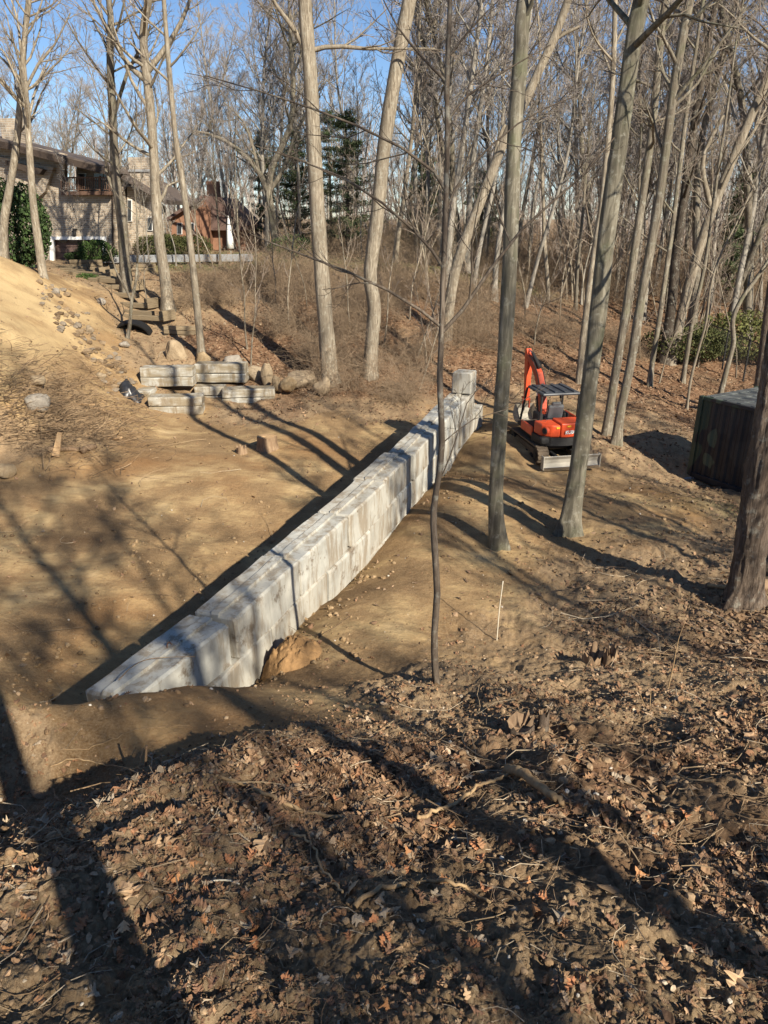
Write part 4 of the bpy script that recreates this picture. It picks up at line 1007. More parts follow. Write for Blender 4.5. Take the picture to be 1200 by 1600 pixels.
def sapling_proto(seed, h):
    rng = np.random.RandomState(seed); pts = [np.zeros(3)]; d = np.array([rng.normal(0, .12), rng.normal(0, .12), 1.0])
    for i in range(6): d = d+np.append(rng.normal(0, .09, 2), 0); pts.append(pts[-1]+d/np.linalg.norm(d)*h/6)
    root = empty('bare_sapling', (0, 0, 0), 'thin bare sapling on the bank', 'sapling', 'thin bare saplings on the bank')
    g, c, rad = trunk_geo(np.array(pts), .028, .009, rng, 6, .2, 14); g.obj('trunk', M['bark_pale'], root); gb = Geo()
    l1, q1, L1 = grow(rng, c[None, 1:], rad[None, 1:], 11, .25, 1, 1.4, 45, .5, .12, 5, .6, .006, .5); tubes(l1, q1, 4, gb)
    l2, q2, L2 = grow(rng, l1, q1, 5, .2, 1, L1*.5, 40, .3, .15, 4, .6, .005); tubes(l2, q2, 3, gb); l3, q3, L3 = grow(rng, l2, q2, 3, .2, 1, L2*.5, 40, .3, .15, 3, .7, .004); tubes(l3, q3, 3, gb)
    gb.obj('branches', M['twig'], root)['kind'] = 'stuff'; return root
sp = [sapling_proto(300, 5.2), sapling_proto(301, 3.6), sapling_proto(302, 6.8)]
for px, py in [(392,570),(386,545),(452,520),(655,610),(665,580),(652,560),(640,500),(600,540),(548,520),(480,480),(430,470),(745,500),(760,470),(820,500),(835,540),(875,500),(1000,560),(1030,600),(1060,560),(1090,575),(1150,590),(980,520),(720,440),(660,440),(540,430),(890,460),(930,480),(1170,560),(230,470),(340,440),(800,430),(780,440),(1010,500),(680,520),(1120,540)]:
    p = G(px, py, 20); put(sp[rf.randint(3)], p[0], p[1], rf.uniform(.8, 1.25), dz=0)
for k in range(85):
    y_ = rf.uniform(36, 64); px = rf.uniform(560, 1250); put(sp[rf.randint(3)], (px-600)/FPX*y_, y_, rf.uniform(1.0, 2.2), 'thin bare sapling in the wood beyond the bank', 'thin bare saplings in the wood')
# three small dead suckers near the excavator side and the foreground stake
def stick(name, pts, r0, r1, mat, label, cat, group=None, sides=7, n=16, jit=.0, seed=0):
    rng = np.random.RandomState(seed); c = catmull(pts, n)
    if jit: c[1:-1] += rng.normal(0, jit, (n-2, 3))
    g = Geo(); rad = np.linspace(r0, r1, n)*(1+rng.uniform(-.12, .12, n)*(jit > 0)); tubes(c-c[0], rad, sides, g, None, True)
    o = g.obj(name, M[mat]); o.location = c[0]; return tag(o, label, cat, group)
p = G(776, 1003, 5); stick('wooden_stake', [p-[0, 0, .1], WY(780, 955, p[1]), WY(786, 908, p[1])], .008, .007, 'stake', 'thin white wooden stake standing upright before the wall', 'stake')
p = G(1043, 1078, 4); stick('weed_stalk', [p-[0, 0, .05], WY(1052, 1040, p[1]), WY(1060, 1000, p[1]), WY(1071, 970, p[1])], .009, .003, 'root', 'tall pale dry stem curving up at the right below the thick trunk', 'stem')
p = G(1012, 1108, 4); stick('weed_stalk', [p-[0, 0, .05], WY(1004, 1095, p[1]), WY(998, 1078, p[1])], .007, .003, 'root', 'left prong of the short pale sprout pair at the right', 'stem')
p = G(1015, 1108, 4); stick('weed_stalk', [p-[0, 0, .05], WY(1016, 1095, p[1]), WY(1017, 1076, p[1])], .007, .003, 'root', 'right prong of the short pale sprout pair at the right', 'stem')
p = G(227, 1200, 4); stick('broken_twig', [p-[0, 0, .05], WY(228, 1185, p[1]), WY(229, 1165, p[1])], .012, .010, 'stump', 'short upright broken stub at the edge of the sand, left', 'stub')

# ------------------------------------------------------------------ sticks and roots in the foreground
def ground_stick(name, px, r0, r1, mat, label, cat, lift=.012, seed=0, jit=.006, hump=0):
    pts = []
    for i, (a, b) in enumerate(px):
        p = G(a, b, 1); p[2] += lift+hump*math.sin(math.pi*i/(len(px)-1)); pts.append(p)
    pts = np.array(pts)
    z = pts[:, 2]; 
    return stick(name, pts, r0, r1, mat, label, cat, None, 9, 26, jit, seed)
ground_stick('thick_root', [(792,1212),(812,1222),(835,1240),(858,1256),(880,1268)], .040, .022, 'root', 'thick pale broken root poking out at the right of the foreground', 'root', .05, 1, .005, .03)
ground_stick('root', [(652,1284),(680,1275),(712,1262),(745,1245),(770,1232),(795,1218)], .014, .011, 'root', 'crooked pale root running left from the thick broken root', 'root', .04, 2)
ground_stick('branch', [(455,1310),(475,1318),(492,1336),(503,1362),(520,1385),(535,1402)], .008, .006, 'root', 'bent pale branch in the middle of the foreground leaves', 'branch', .03, 3)
ground_stick('root', [(318,1222),(350,1226),(385,1232),(420,1250),(460,1268),(500,1278),(540,1284)], .010, .014, 'root', 'long yellowish root lying across the sunlit leaves', 'root', .025, 4)
ground_stick('root', [(555,1425),(580,1402),(620,1393),(665,1386),(700,1384),(730,1395),(765,1422)], .014, .007, 'root', 'curved bark-brown root around the lump of bare earth', 'root', .025, 5)
ground_stick('branch', [(80,1205),(120,1200),(165,1205),(215,1208),(222,1207)], .007, .005, 'root', 'pale twig along the edge of the shade at the left', 'branch', .04, 6)
ground_stick('branch', [(100,1185),(140,1178),(180,1160),(220,1150),(300,1140)], .006, .003, 'root', 'thin pale twig above the twig at the left edge of the sand', 'branch', .04, 16)
ground_stick('branch', [(25,1335),(60,1345),(90,1342),(92,1330)], .005, .004, 'root', 'small hooked twig in the shade at the left', 'branch', .02, 7)
ground_stick('branch', [(330,1385),(355,1385),(375,1388)], .005, .004, 'stake', 'short white twig left of the bent branch', 'branch', .02, 8, .001)
ground_stick('branch', [(915,1545),(925,1530),(960,1520),(980,1510)], .006, .003, 'root', 'small pale twig low at the right of the foreground', 'branch', .03, 9)
ground_stick('branch', [(820,1285),(860,1300),(900,1310),(935,1322)], .005, .004, 'root', 'straight thin twig right of the thick broken root', 'branch', .02, 10)
ground_stick('branch', [(1003,1117),(1050,1125),(1075,1135)], .006, .004, 'root', 'thin twig beside the short sprout pair', 'branch', .02, 11)
ground_stick('fallen_log', [(1180,925),(1205,918),(1235,915)], .10, .09, 'bark_rough'.replace('bark_rough', 'stump'), 'short fallen log end beside the thick rough trunk', 'log', .05, 12, .004)
ground_stick('branch', [(1105,920),(1125,925),(1143,930)], .035, .03, 'root', 'pale split stick lying left of the thick rough trunk', 'branch', .05, 13, .002)
def slab(px, py, s, rz, label):
    p = G(px, py, 1); me = rock_mesh(np.random.RandomState(int(px)), 1, .2, 2); me.materials.append(M['stump']); o = link('bark_slab', me)
    o.location = (p[0], p[1], p[2]+.02); o.scale = (s*.35, s, s*.12); o.rotation_euler = (.2, .1, rz); tag(o, label, 'bark')
slab(418, 1335, .10, .3, 'flat grey piece of bark left of the bent branch'); slab(60, 1245, .12, 1.3, 'dark slab of bark in the shade at the left edge')
slab(950, 1395, .09, 1.4, 'slab of bark low at the right among clods'); slab(690, 1200, .09, 1.8, 'piece of bark on the slope below the sapling')

# ------------------------------------------------------------------ stumps
def stump(px, py, d, r, h, label, seed, torn=False, bark='stump'):
    rng = np.random.RandomState(seed); p = P(px, py, d) if d else G(px, py, 3); p[2] = H(p[0], p[1])
    root = empty('tree_stump', p, label, 'stump'); g = Geo(); sd = 22; V = []; lv = 7
    tops = h*(1+(rng.uniform(-.35, 1.3, sd)*(.5+.5*vn(np.arange(sd)*.35, 1.0+0*np.arange(sd), 2)) if torn else rng.uniform(-.04, .04, sd)))
    for k in range(lv):
        t = k/(lv-1)
        for j in range(sd):
            a = j*2*math.pi/sd; rr = r*(1+.55*(1-t)**3+.10*math.sin(a*4+seed)*(1-t*.6)+.05*math.sin(a*9+seed))
            V.append((rr*math.cos(a), rr*math.sin(a), -.15+(tops[j]+.15)*t))
    F = [(k*sd+j, k*sd+(j+1) % sd, (k+1)*sd+(j+1) % sd, (k+1)*sd+j) for k in range(lv-1) for j in range(sd)]
    g.add(V, F); g.obj('bark', M[bark], root)
    b0 = np.array(V[-sd:]); V2 = list(b0*[.995, .995, 1]); 
    inner = b0.copy(); inner[:, :2] *= .5; inner[:, 2] = inner[:, 2]*(.45 if torn else 1.02)+(rng.uniform(-.1, .2, sd)*h if torn else .0)
    cen = [0, 0, float(inner[:, 2].mean())]
    V2 += list(inner); V2.append(cen)
    g = Geo(); g.add(V2, [(j, (j+1) % sd, sd+(j+1) % sd, sd+j) for j in range(sd)]); g.F.setdefault(3, []).append(np.array([(sd+j, sd+(j+1) % sd, 2*sd) for j in range(sd)]))
    g.obj('cut_top', M['stump' if torn else 'cut'], root, False)
    return root
stump(418, 702, 21.4, .27, .38, 'freshly cut tree stump on the sand left of the wall', 1)
stump(378, 708, 21.1, .14, .16, 'small low stump left of the freshly cut stump', 2, True)
stump(925, 1040, None, .13, .14, 'torn splintered stump at the right middle ground', 3, True)
stump(952, 1036, None, .08, .13, 'smaller splintered stump beside the torn one', 4, True)
stump(812, 1148, None, .12, .09, 'weathered grey stump on the slope right of the sapling', 5, True, 'bark_rough')
stump(848, 1140, None, .05, .11, 'narrow dark stub beside the weathered grey stump', 6, True, 'bark_rough')

# orange clay mound at the foot of the wall and lumps
def clay():
    q = wline(.75, .3); cx, cy = q[0]+.05, q[1]-.05; n = 90; a = np.linspace(0, 2*math.pi, n, endpoint=False); rr = np.linspace(0.02, 1, 40); g = Geo(); V = []
    for r0 in rr:
        for t in a:
            x = cx+math.cos(t)*r0*.46; y = cy+math.sin(t)*r0*.46; V.append((x, y, r0))
    V = np.array(V); h = np.maximum(0, 1-V[:, 2]**1.5); x, y = V[:, 0], V[:, 1]; c1, v1 = cell(x*7, y*7, 2); c2, v2 = cell(x*17, y*17, 4)
    V[:, 2] = HH(x, y)-.04+h*.40*(.72+.5*fbm(x*3, y*3, 3, 2))+np.minimum(h*3, 1)*(c1*v1*.09+c2*v2*.04)
    m = len(rr); F = [(i*n+j, i*n+(j+1) % n, (i+1)*n+(j+1) % n, (i+1)*n+j) for i in range(m-1) for j in range(n)]; g.add(V, F)
    tag(g.obj('clay_mound', plain('orange_clay', (.29, .17, .075), .95, .4, 11, bump=.02)), 'heap of orange clay leaning on the foot of the wall', 'soil heap')
clay()

# ------------------------------------------------------------------ debris heap at the left: roots, splinters, boards
def debris():
    rng = np.random.RandomState(66); g = Geo(); n = 3200
    u, v = rng.normal(0, 1, n), rng.normal(0, 1, n); px = 90+u*62; py = 640+v*42+.2*u*20
    k = (py < 760) & (py > 560) & (px < 240); px, py = px[k], py[k]
    base = [G(a, b, 12) for a, b in zip(px[::8], py[::8])]
    base = np.array(base); m = len(base)*6; i = np.repeat(np.arange(len(base)), 6)
    st = base[i]+np.stack([rng.normal(0, .5, m), rng.normal(0, .4, m), np.zeros(m)], -1)
    L = rng.uniform(.15, .9, m); a = rng.uniform(0, 6.28, m); el = rng.normal(.12, .25, m); cv = rng.normal(0, .8, m)
    Pp = np.zeros((m, 5, 3)); hgt = HH(st[:, 0], st[:, 1])+np.abs(rng.normal(0, .10, m))+.01
    for q in range(5):
        t = q/4; Pp[:, q, 0] = st[:, 0]+np.cos(a+cv*t)*L*t; Pp[:, q, 1] = st[:, 1]+np.sin(a+cv*t)*L*t; Pp[:, q, 2] = hgt+el*L*t
    c = np.array([(.26, .17, .095), (.36, .25, .145), (.15, .10, .06), (.20, .14, .085)])[rng.randint(4, size=m)]
    tubes(Pp, rng.uniform(.003, .012, (m, 1))*np.linspace(1, .5, 5)[None], 4, g, c)
    tag(g.obj('root_debris', M['twig_tint'], None, False), 'heap of torn roots and splintered twigs at the left below the sand slope', None, None, 'stuff')
debris()
def board(px, py, d0, L, wd, rz, tilt, label, mat='cut'):
    p = G(px, py, 8); bm = bmesh.new(); box(bm, (0, 0, 0), (L, wd, .05), .008)
    for v in bm.verts:
        if v.co.x > 0: v.co.y *= .55
    o = bm_obj('wood_splinter', bm, M[mat]); o.location = (p[0], p[1], p[2]+.06+L*.4*abs(math.sin(tilt))); o.rotation_euler = (.3, tilt, rz); tag(o, label, 'wood piece')
board(93, 712, 0, .65, .2, 1.4, -1.0, 'pale pointed wood splinter standing up in the debris')
board(178, 690, 0, .7, .22, -.6, -.15, 'flat pale board lying at the right of the debris')
board(128, 640, 0, .8, .06, .1, .05, 'long pale sliver of wood on the debris heap')
board(150, 643, 0, .6, .06, -.3, .1, 'short pale sliver beside the long one')
def log(px0, px1, r, label):
    a, b = G(*px0, 8), G(*px1, 8); a[2] += r; b[2] += r; stick('log', [a, (a+b)/2, b], r, r*.85, 'stump', label, 'log', None, 10, 8, .01, 3)
log((75, 708), (128, 706), .07, 'short grey log lying in the debris'); log((128, 712), (150, 704), .09, 'stubby log end right of the short grey log')

# ================================================================== TIMBER STEPS AND WALLS
steps = empty('timber_steps', G(170, 470, 20), 'flight of weathered timber steps climbing towards the garage', 'steps'); so = np.array(steps.location)
rt = np.random.RandomState(12)
def timber(par, c, L, h, dpt, rz, org):
    bm = bmesh.new(); box(bm, (0, 0, 0), (L, dpt, h), .015); o = bm_obj('timber', bm, M['timber'], par)
    o.location = (c[0]-org[0], c[1]-org[1], c[2]-org[2]); o.rotation_euler = (rt.normal(0, .02), rt.normal(0, .02), rz); return o
A0, A1 = P(222, 500, 31), P(112, 424, 38)
nst = 13
for i in range(nst):
    t = i/(nst-1); c = A0*(1-t)+A1*t; c = c.copy(); c[2] = max(A0[2]*(1-t)+A1[2]*t, H(c[0], c[1]-.15))+.10
    timber(steps, c, 1.9, .2, .24, R_(-18)+rt.normal(0, .03), so)
    if i % 2 == 0: timber(steps, c+np.array([1.0, .3, .05]), .9, .42, .2, R_(70), so)
def timber_wall(x0, y0, d0, x1, y1, d1, rows, label, h=.17, post=True):
    a, b = P(x0, y0, d0), P(x1, y1, d1); root = empty('timber_wall', a, label, 'wall'); o = np.array(a); L = np.hypot(b[0]-a[0], b[1]-a[1]); rz = math.atan2(b[1]-a[1], b[0]-a[0]); u = (b-a)/L
    for r in range(rows):
        s = 0; k = 0
        while s < L-.1:
            l = min(rt.uniform(1.4, 2.2) if L > 2.4 else L, L-s); c = a+u*(s+l/2); c = c.copy(); c[2] = a[2]-.15+r*h+h/2; timber(root, c+np.array([rt.normal(0, .015), rt.normal(0, .015), 0]), l-.015, h-.012, .17, rz, o); s += l; k += 1
    return root
timber_wall(330, 590, 28.6, 362, 590, 28.2, 4, 'short low timber wall behind the upper right block')
timber_wall(362, 585, 28.2, 388, 578, 29.0, 4, 'timber wall section angled beside the short low one')
timber_wall(290, 570, 29.4, 330, 572, 29.4, 3, 'timber wall section left of the thin pale trunk')
timber_wall(258, 530, 30.2, 308, 530, 30.2, 4, 'timber wall section above the tall boulder')
timber_wall(112, 428, 38, 162, 428, 38, 5, 'weathered timber retaining wall under the rounded bushes')
timber_wall(172, 430, 38, 245, 428, 38.5, 4, 'brown timber retaining wall below the grey terrace edge')
# black pipe mouth
def pipe():
    p = G(205, 520, 20); bm = bmesh.new(); th = [math.pi*k/12 for k in range(13)]
    W_, H2 = .78, .62
    out = [(math.cos(t)*W_, math.sin(t)*H2) for t in th]; inn = [(math.cos(t)*(W_-.06), math.sin(t)*(H2-.06)) for t in th]
    ring = []
    for pr, y in ((out, 0), (inn, 0), (inn, .45), (out, .45)): ring.append([bm.verts.new((a, y, b)) for a, b in pr])
    for k in range(4):
        if k == 2: continue
        A, B = ring[k], ring[(k+1) % 4]
        for i in range(12): bm.faces.new((A[i], A[i+1], B[i+1], B[i]))
    bm.faces.new(ring[2])
    o = bm_obj('black_pipe', bm, M['culvert']); o.location = (p[0], p[1], p[2]-.22); o.rotation_euler = (R_(14), 0, 0); tag(o, 'wide black arched pipe opening in the gully under the steps', 'pipe')
pipe()
# grey terrace edge
a, b = P(160, 409, 39.5), P(395, 405, 41); bm = bmesh.new()
L = float(np.hypot(*(b-a)[:2])); box(bm, (L/2, .15, 0), (L, .35, .38), .02); o = bm_obj('terrace_edge', bm, M['greywall']); o.location = (a[0], a[1], a[2]+.12); o.rotation_euler = (0, 0, math.atan2(b[1]-a[1], b[0]-a[0])); tag(o, 'long low grey stone edge of the terrace beside the house', 'wall')

# ================================================================== HOUSE
YH = 44.0
hs0 = WY(120, 408, YH); house = empty('brick_house', hs0, 'tan brick house with sloping roof, balcony and garage at the upper left', 'house')
def hp(px, py, dy=0):
    p = WY(px, py, YH)-hs0; return Vector((p[0], dy, p[2]))
def quadwall(bm, pix, y0, y1):
    A = [bm.verts.new(hp(a, b, y0)) for a, b in pix]; B = [bm.verts.new(hp(a, b, y1)) for a, b in pix]; n_ = len(pix)
    bm.faces.new(A); bm.faces.new(B[::-1])
    for i in range(n_): bm.faces.new((A[i], B[i], B[(i+1) % n_], A[(i+1) % n_]))
pb('wall', house, M['brick'], lambda bm: [quadwall(bm, [(-60,420),(80,420),(80,374),(-60,374)], 0, .4), quadwall(bm, [(165,420),(178,420),(178,374),(165,374)], 0, .4),
   quadwall(bm, [(-60,373.9),(178,373.9),(178,303),(-60,303)], 0, .4), quadwall(bm, [(-60,302.9),(101,302.9),(101,240),(-60,205)], 0.0, .4)])
pb('wall', house, M['brick'], lambda bm: quadwall(bm, [(101.2,303),(178,303),(178,262),(101.2,243)], 1.6, 1.9))
pb('wall', house, M['brick'], lambda bm: quadwall(bm, [(180,415),(243,412),(240,322),(212,300),(180,288)], 2.0, 2.4))
pb('side_wall', house, M['brick'], lambda bm: box(bm, hp(177, 340, 4.6), (.3, 8.4, 5.3)))
pb('jutting_wall', house, M['brick'], lambda bm: quadwall(bm, [(-50,310),(62,310),(74,300),(88,262),(-50,235)], -.35, -.01))
pb('roof', house, M['roof'], lambda bm: quadwall(bm, [(-70,198),(178,262),(182,270),(-70,207)], -1.3, 9))
pb('roof', house, M['roof'], lambda bm: quadwall(bm, [(176,268),(250,312),(250,319),(176,276)], 1.2, 9))
pb('fascia', house, M['fascia'], lambda bm: quadwall(bm, [(-70,201),(180,265),(182,275),(-70,211)], -1.42, -1.31))
pb('soffit', house, M['fascia'], lambda bm: quadwall(bm, [(20,252),(78,266),(72,274),(60,272),(20,258)], -.9, -.36))
pb('chimney', house, M['brick'], lambda bm: box(bm, hp(200, 282, 3.0), (1.3, 1.2, 2.6), .03))
pb('chimney', house, M['brick'], lambda bm: box(bm, hp(-3, 222, 2.0), (.9, 1.0, 2.6), .03))
pb('chimney_cap', house, M['greywall'], lambda bm: box(bm, hp(200, 263, 3.0), (1.5, 1.4, .14), .02))
bal = pb('balcony_floor', house, M['railing'], lambda bm: quadwall(bm, [(101,299),(178,299),(178,305),(101,305)], -.5, 1.58))
rail = pb('balcony_railing', house, M['railing'], lambda bm: [quadwall(bm, [(101,277),(178,277),(178,279.2),(101,279.2)], -.5, -.42), quadwall(bm, [(101,296),(178,296),(178,297.2),(101,297.2)], -.5, -.42)])
for k in range(25):
    q = pb('baluster', rail, M['railing'], lambda bm, k=k: quadwall(bm, [(101.5+k*3.15, 279.3), (102.5+k*3.15, 279.3), (102.5+k*3.15, 295.9), (101.5+k*3.15, 295.9)], -.48, -.44))
for px in (102, 128, 161, 176): pb('post', rail, M['railing'], lambda bm, px=px: quadwall(bm, [(px-1.1,275.5),(px+1.1,275.5),(px+1.1,299),(px-1.1,299)], -.53, -.39))
for a, b in ((106, 118), (132, 146), (148, 158)):
    f = pb('window', house, M['white'], lambda bm, a=a, b=b: quadwall(bm, [(a-.8,268),(b+.8,268),(b+.8,298),(a-.8,298)], 1.5, 1.59))
    pb('pane', f, M['glass'], lambda bm, a=a, b=b: quadwall(bm, [(a,269.5),(b,269.5),(b,297),(a,297)], 1.45, 1.5))
for a, b, t, bt in ((229, 238, 327, 362), (183, 188, 312, 345), (216, 222, 340, 360)):
    f = pb('window', house, M['white'], lambda bm, a=a, b=b, t=t, bt=bt: quadwall(bm, [(a-1,t-1.5),(b+1,t-1.5),(b+1,bt+1.5),(a-1,bt+1.5)], 1.9, 2.0))
    pb('pane', f, M['glass'], lambda bm, a=a, b=b, t=t, bt=bt: quadwall(bm, [(a,t),(b,t),(b,bt),(a,bt)], 1.86, 1.9))
gf = pb('garage_frame', house, M['white'], lambda bm: [quadwall(bm, [(79,369.5),(167,369.5),(167,374.5),(79,374.5)], -.12, .1), quadwall(bm, [(79,374.6),(85,374.6),(85,418),(79,418)], -.12, .1), quadwall(bm, [(161,374.6),(167,374.6),(167,418),(161,418)], -.12, .1)])
gd = pb('garage_door', house, M['door'], lambda bm: quadwall(bm, [(80,374),(166,374),(166,418),(80,418)], .3, .38))
for r in range(4): pb('panel', gd, M['door'], lambda bm, r=r: quadwall(bm, [(86,378+r*9),(160,378+r*9),(160,385.5+r*9),(86,385.5+r*9)], .25, .29))
for k in range(4): pb('pane', gd, M['glass'], lambda bm, k=k: quadwall(bm, [(90+k*17,376),(102+k*17,376),(102+k*17,380),(90+k*17,380)], .21, .245))
pb('lamp', house, M['black'], lambda bm: [box(bm, hp(118, 364, -.15), (.16, .16, .3), .03), box(bm, hp(118, 358, -.1), (.22, .2, .06), .01)])
pb('downpipe', house, M['fascia'], lambda bm: cyl(bm, hp(176, 262, -.06), hp(177, 400, -.06), .05, 8))
# second house
Y2 = 60.0; h2 = WY(320, 395, Y2); house2 = empty('red_house', h2, 'red-brown house with a steep gable far behind the terrace', 'house')
def hq(px, py, dy=0): p = WY(px, py, Y2)-h2; return Vector((p[0], dy, p[2]))
def qw2(bm, pix, y0, y1):
    A = [bm.verts.new(hq(a, b, y0)) for a, b in pix]; B = [bm.verts.new(hq(a, b, y1)) for a, b in pix]; n_ = len(pix)
    bm.faces.new(A); bm.faces.new(B[::-1])
    for i in range(n_): bm.faces.new((A[i], B[i], B[(i+1) % n_], A[(i+1) % n_]))
pb('wall', house2, M['redbrick'], lambda bm: qw2(bm, [(268,405),(328,405),(328,330),(318,312),(268,342)], 0, 8))
pb('wall', house2, M['redbrick'], lambda bm: qw2(bm, [(328.2,405),(380,405),(380,356),(328.2,356)], 1, 8))
pb('roof', house2, M['redroof'], lambda bm: qw2(bm, [(318,305),(262,341),(262,346),(318,311)], -.6, 8.4))
pb('roof', house2, M['redroof'], lambda bm: qw2(bm, [(318.2,305),(342,308),(386,352),(386,360),(318.2,360)], .3, 7.8))
pb('chimney', house2, M['redbrick'], lambda bm: box(bm, hq(322, 315, 3), (.9, .9, 3), .02))
for a in (281, 300):
    f = pb('window', house2, M['white'], lambda bm, a=a: qw2(bm, [(a-4,348),(a+4,348),(a+4,366),(a-4,366)], -.08, -.01)); pb('pane', f, M['glass'], lambda bm, a=a: qw2(bm, [(a-3.2,349),(a+3.2,349),(a+3.2,365),(a-3.2,365)], -.12, -.085))
# closed white parasol
p = WY(361, 398, 46); um = empty('patio_umbrella', p, 'closed white patio umbrella standing before the red-brown house', 'umbrella')
g = Geo(); zz = np.array([0, .5, 1.0, 1.4, 1.75, 1.8]); tubes(np.stack([0*zz, 0*zz, .35+zz], -1), np.array([.22, .19, .15, .09, .03, .01]), 12, g, None, True); g.obj('folded_cover', M['white'], um)
g = Geo(); tubes(np.array([(0, 0, -.3), (0, 0, .5)]), np.array([.03, .03]), 8, g); g.obj('pole', M['steel'], um)

# ------------------------------------------------------------------ evergreens
def leafball(name, loc, rx, ry, rz, n, ls, cols, label, cat, seed, group=None, stems=True):
    rng = np.random.RandomState(seed); root = empty(name, loc, label, cat, group)
    d = rng.normal(0, 1, (n, 3)); d /= np.linalg.norm(d, axis=1, keepdims=True); lob = .78+.35*vn(d[:, 0]*2.2+seed, d[:, 1]*2.2+d[:, 2]*1.9, 2)+.14*vn(d[:, 0]*6, d[:, 1]*6+d[:, 2]*5, 3)
    r = rng.uniform(.35, 1, n)**.35*lob; c = d*r[:, None]*np.array([rx, ry, rz]); c[:, 2] += rz*.95; c = c[c[:, 2] > .02]; k = len(c)
    q = np.array([(-.3, -.5, 0), (.3, -.45, .05), (.25, .5, .1), (-.25, .5, -.05)])
    W = np.einsum('kij,vj->kvi', rot_batch(k, rng, 1.0), q)*(ls*rng.uniform(.6, 1.4, (k, 1, 1)))+c[:, None, :]
    cc = np.array(cols)[rng.randint(len(cols), size=k)]*rng.uniform(.7, 1.2, (k, 1))
    g = Geo(); g.add(W.reshape(-1, 3), np.arange(k*4).reshape(k, 4), np.repeat(cc, 4, axis=0)); g.obj('foliage', M['evergreen'], root, False)['kind'] = 'stuff'
    if stems:
        s = Geo(); m = 9; a = rng.uniform(0, 6.28, m); Pp = np.zeros((m, 4, 3))
        for i in range(4): Pp[:, i] = np.stack([np.cos(a)*rx*.16*i, np.sin(a)*ry*.16*i, np.full(m, rz*.42*i-.1)], -1)
        tubes(Pp, np.full((m, 4), .02)*np.linspace(1.4, .5, 4), 4, s); s.obj('stems', M['bark_dark'], root)
    return root
GC = [(.030, .055, .016), (.045, .075, .022), (.06, .10, .03), (.02, .035, .012)]
G2 = [(.05, .09, .02), (.075, .13, .03), (.04, .065, .018)]
p = WY(34, 415, 36); leafball('rhododendron_bush', (p[0], p[1], H(p[0], p[1])), 1.45, 1.2, 1.85, 9000, .12, GC, 'tall dark glossy evergreen bush before the house at the left', 'bush', 1)
p = P(152, 409, 39); leafball('rounded_bush', p, 1.0, .9, .55, 6000, .055, G2, 'clipped round green bush in front of the garage', 'bush', 2)
p = P(120, 408, 39.3); leafball('rounded_bush', p, .55, .5, .24, 2500, .05, GC, 'low dark clipped bush left of the round one at the garage', 'bush', 3)
p = P(141, 458, 34.5); leafball('rounded_bush', p, .62, .6, .48, 5000, .045, G2, 'small round green bush beside the timber steps', 'bush', 4)
p = P(258, 404, 43); leafball('hedge_bush', p, 1.6, .9, .72, 7000, .07, [(.10, .11, .035), (.13, .13, .05), (.06, .07, .02)], 'yellow-green bush above the grey terrace edge, left', 'bush', 5)
p = P(298, 402, 44); leafball('hedge_bush', p, 1.3, .9, .6, 5000, .07, [(.10, .11, .035), (.13, .13, .05), (.06, .07, .02)], 'yellow-green bush above the grey terrace edge, right of the larger', 'bush', 6)
p = P(455, 405, 45); leafball('hedge_bush', p, 1.5, .9, .7, 5000, .08, GC, 'dark green bush at the lawn edge left of the tall straight trunk', 'bush', 7)
p = G(1165, 560, 25); leafball('green_thicket', p, 2.6, 2.2, 1.0, 8000, .09, [(.12, .13, .035), (.17, .17, .06), (.08, .085, .025)], 'loose yellow-green thicket behind the wire fence at the right', 'bush', 8)
p = G(1075, 565, 25); leafball('green_thicket', p, 1.8, 1.4, .75, 5000, .08, [(.08, .09, .03), (.12, .12, .045), (.06, .07, .02)], 'loose green thicket behind the dark double trunk', 'bush', 9)
def conifer(loc, h, rad, seed, label, s0=.12):
    rng = np.random.RandomState(seed); root = empty('evergreen_tree', loc, label, 'evergreen tree', 'evergreens behind the lawn')
    g, c, r = trunk_geo(np.array([(0, 0, 0), (.05, 0, h*.5), (0, .05, h)]), .16, .03, rng, 8); g.obj('trunk', M['bark_dark'], root)
    nb_ = 95; t = np.sort(rng.uniform(s0, .99, nb_)); a = rng.uniform(0, 6.28, nb_); L = rad*(1-t)**.7*rng.uniform(.5, 1.15, nb_)+.25
    Pp = np.zeros((nb_, 6, 3))
    for i in range(6):
        u = i/5; Pp[:, i] = np.stack([np.cos(a)*L*u, np.sin(a)*L*u, t*h-.10*L*u+.22*L*u*u], -1)
    gb = Geo(); tubes(Pp, np.linspace(.03, .008, 6)[None]*np.ones((nb_, 1)), 4, gb); gb.obj('branches', M['bark_dark'], root)['kind'] = 'stuff'
    nn = 90; k = np.repeat(np.arange(nb_), nn); u = rng.uniform(.25, 1, len(k)); f = u*5; i0 = np.minimum(f.astype(int), 4); ff = (f-i0)[:, None]
    c = Pp[k, i0]*(1-ff)+Pp[k, i0+1]*ff+rng.normal(0, .16, (len(k), 3))*np.array([1, 1, .55])
    q = np.array([(-.12, -.5, 0), (.12, -.5, 0), (.05, .5, .05), (-.05, .5, -.02)])
    W = np.einsum('kij,vj->kvi', rot_batch(len(k), rng, .7), q)*rng.uniform(.12, .30, (len(k), 1, 1))+c[:, None, :]
    cc = np.array([(.05, .08, .035), (.085, .12, .05), (.12, .155, .07), (.15, .17, .09)])[rng.randint(4, size=len(k))]
    gg = Geo(); gg.add(W.reshape(-1, 3), np.arange(len(k)*4).reshape(-1, 4), np.repeat(cc, 4, axis=0)); gg.obj('foliage', M['evergreen'], root, False)['kind'] = 'stuff'
    return root
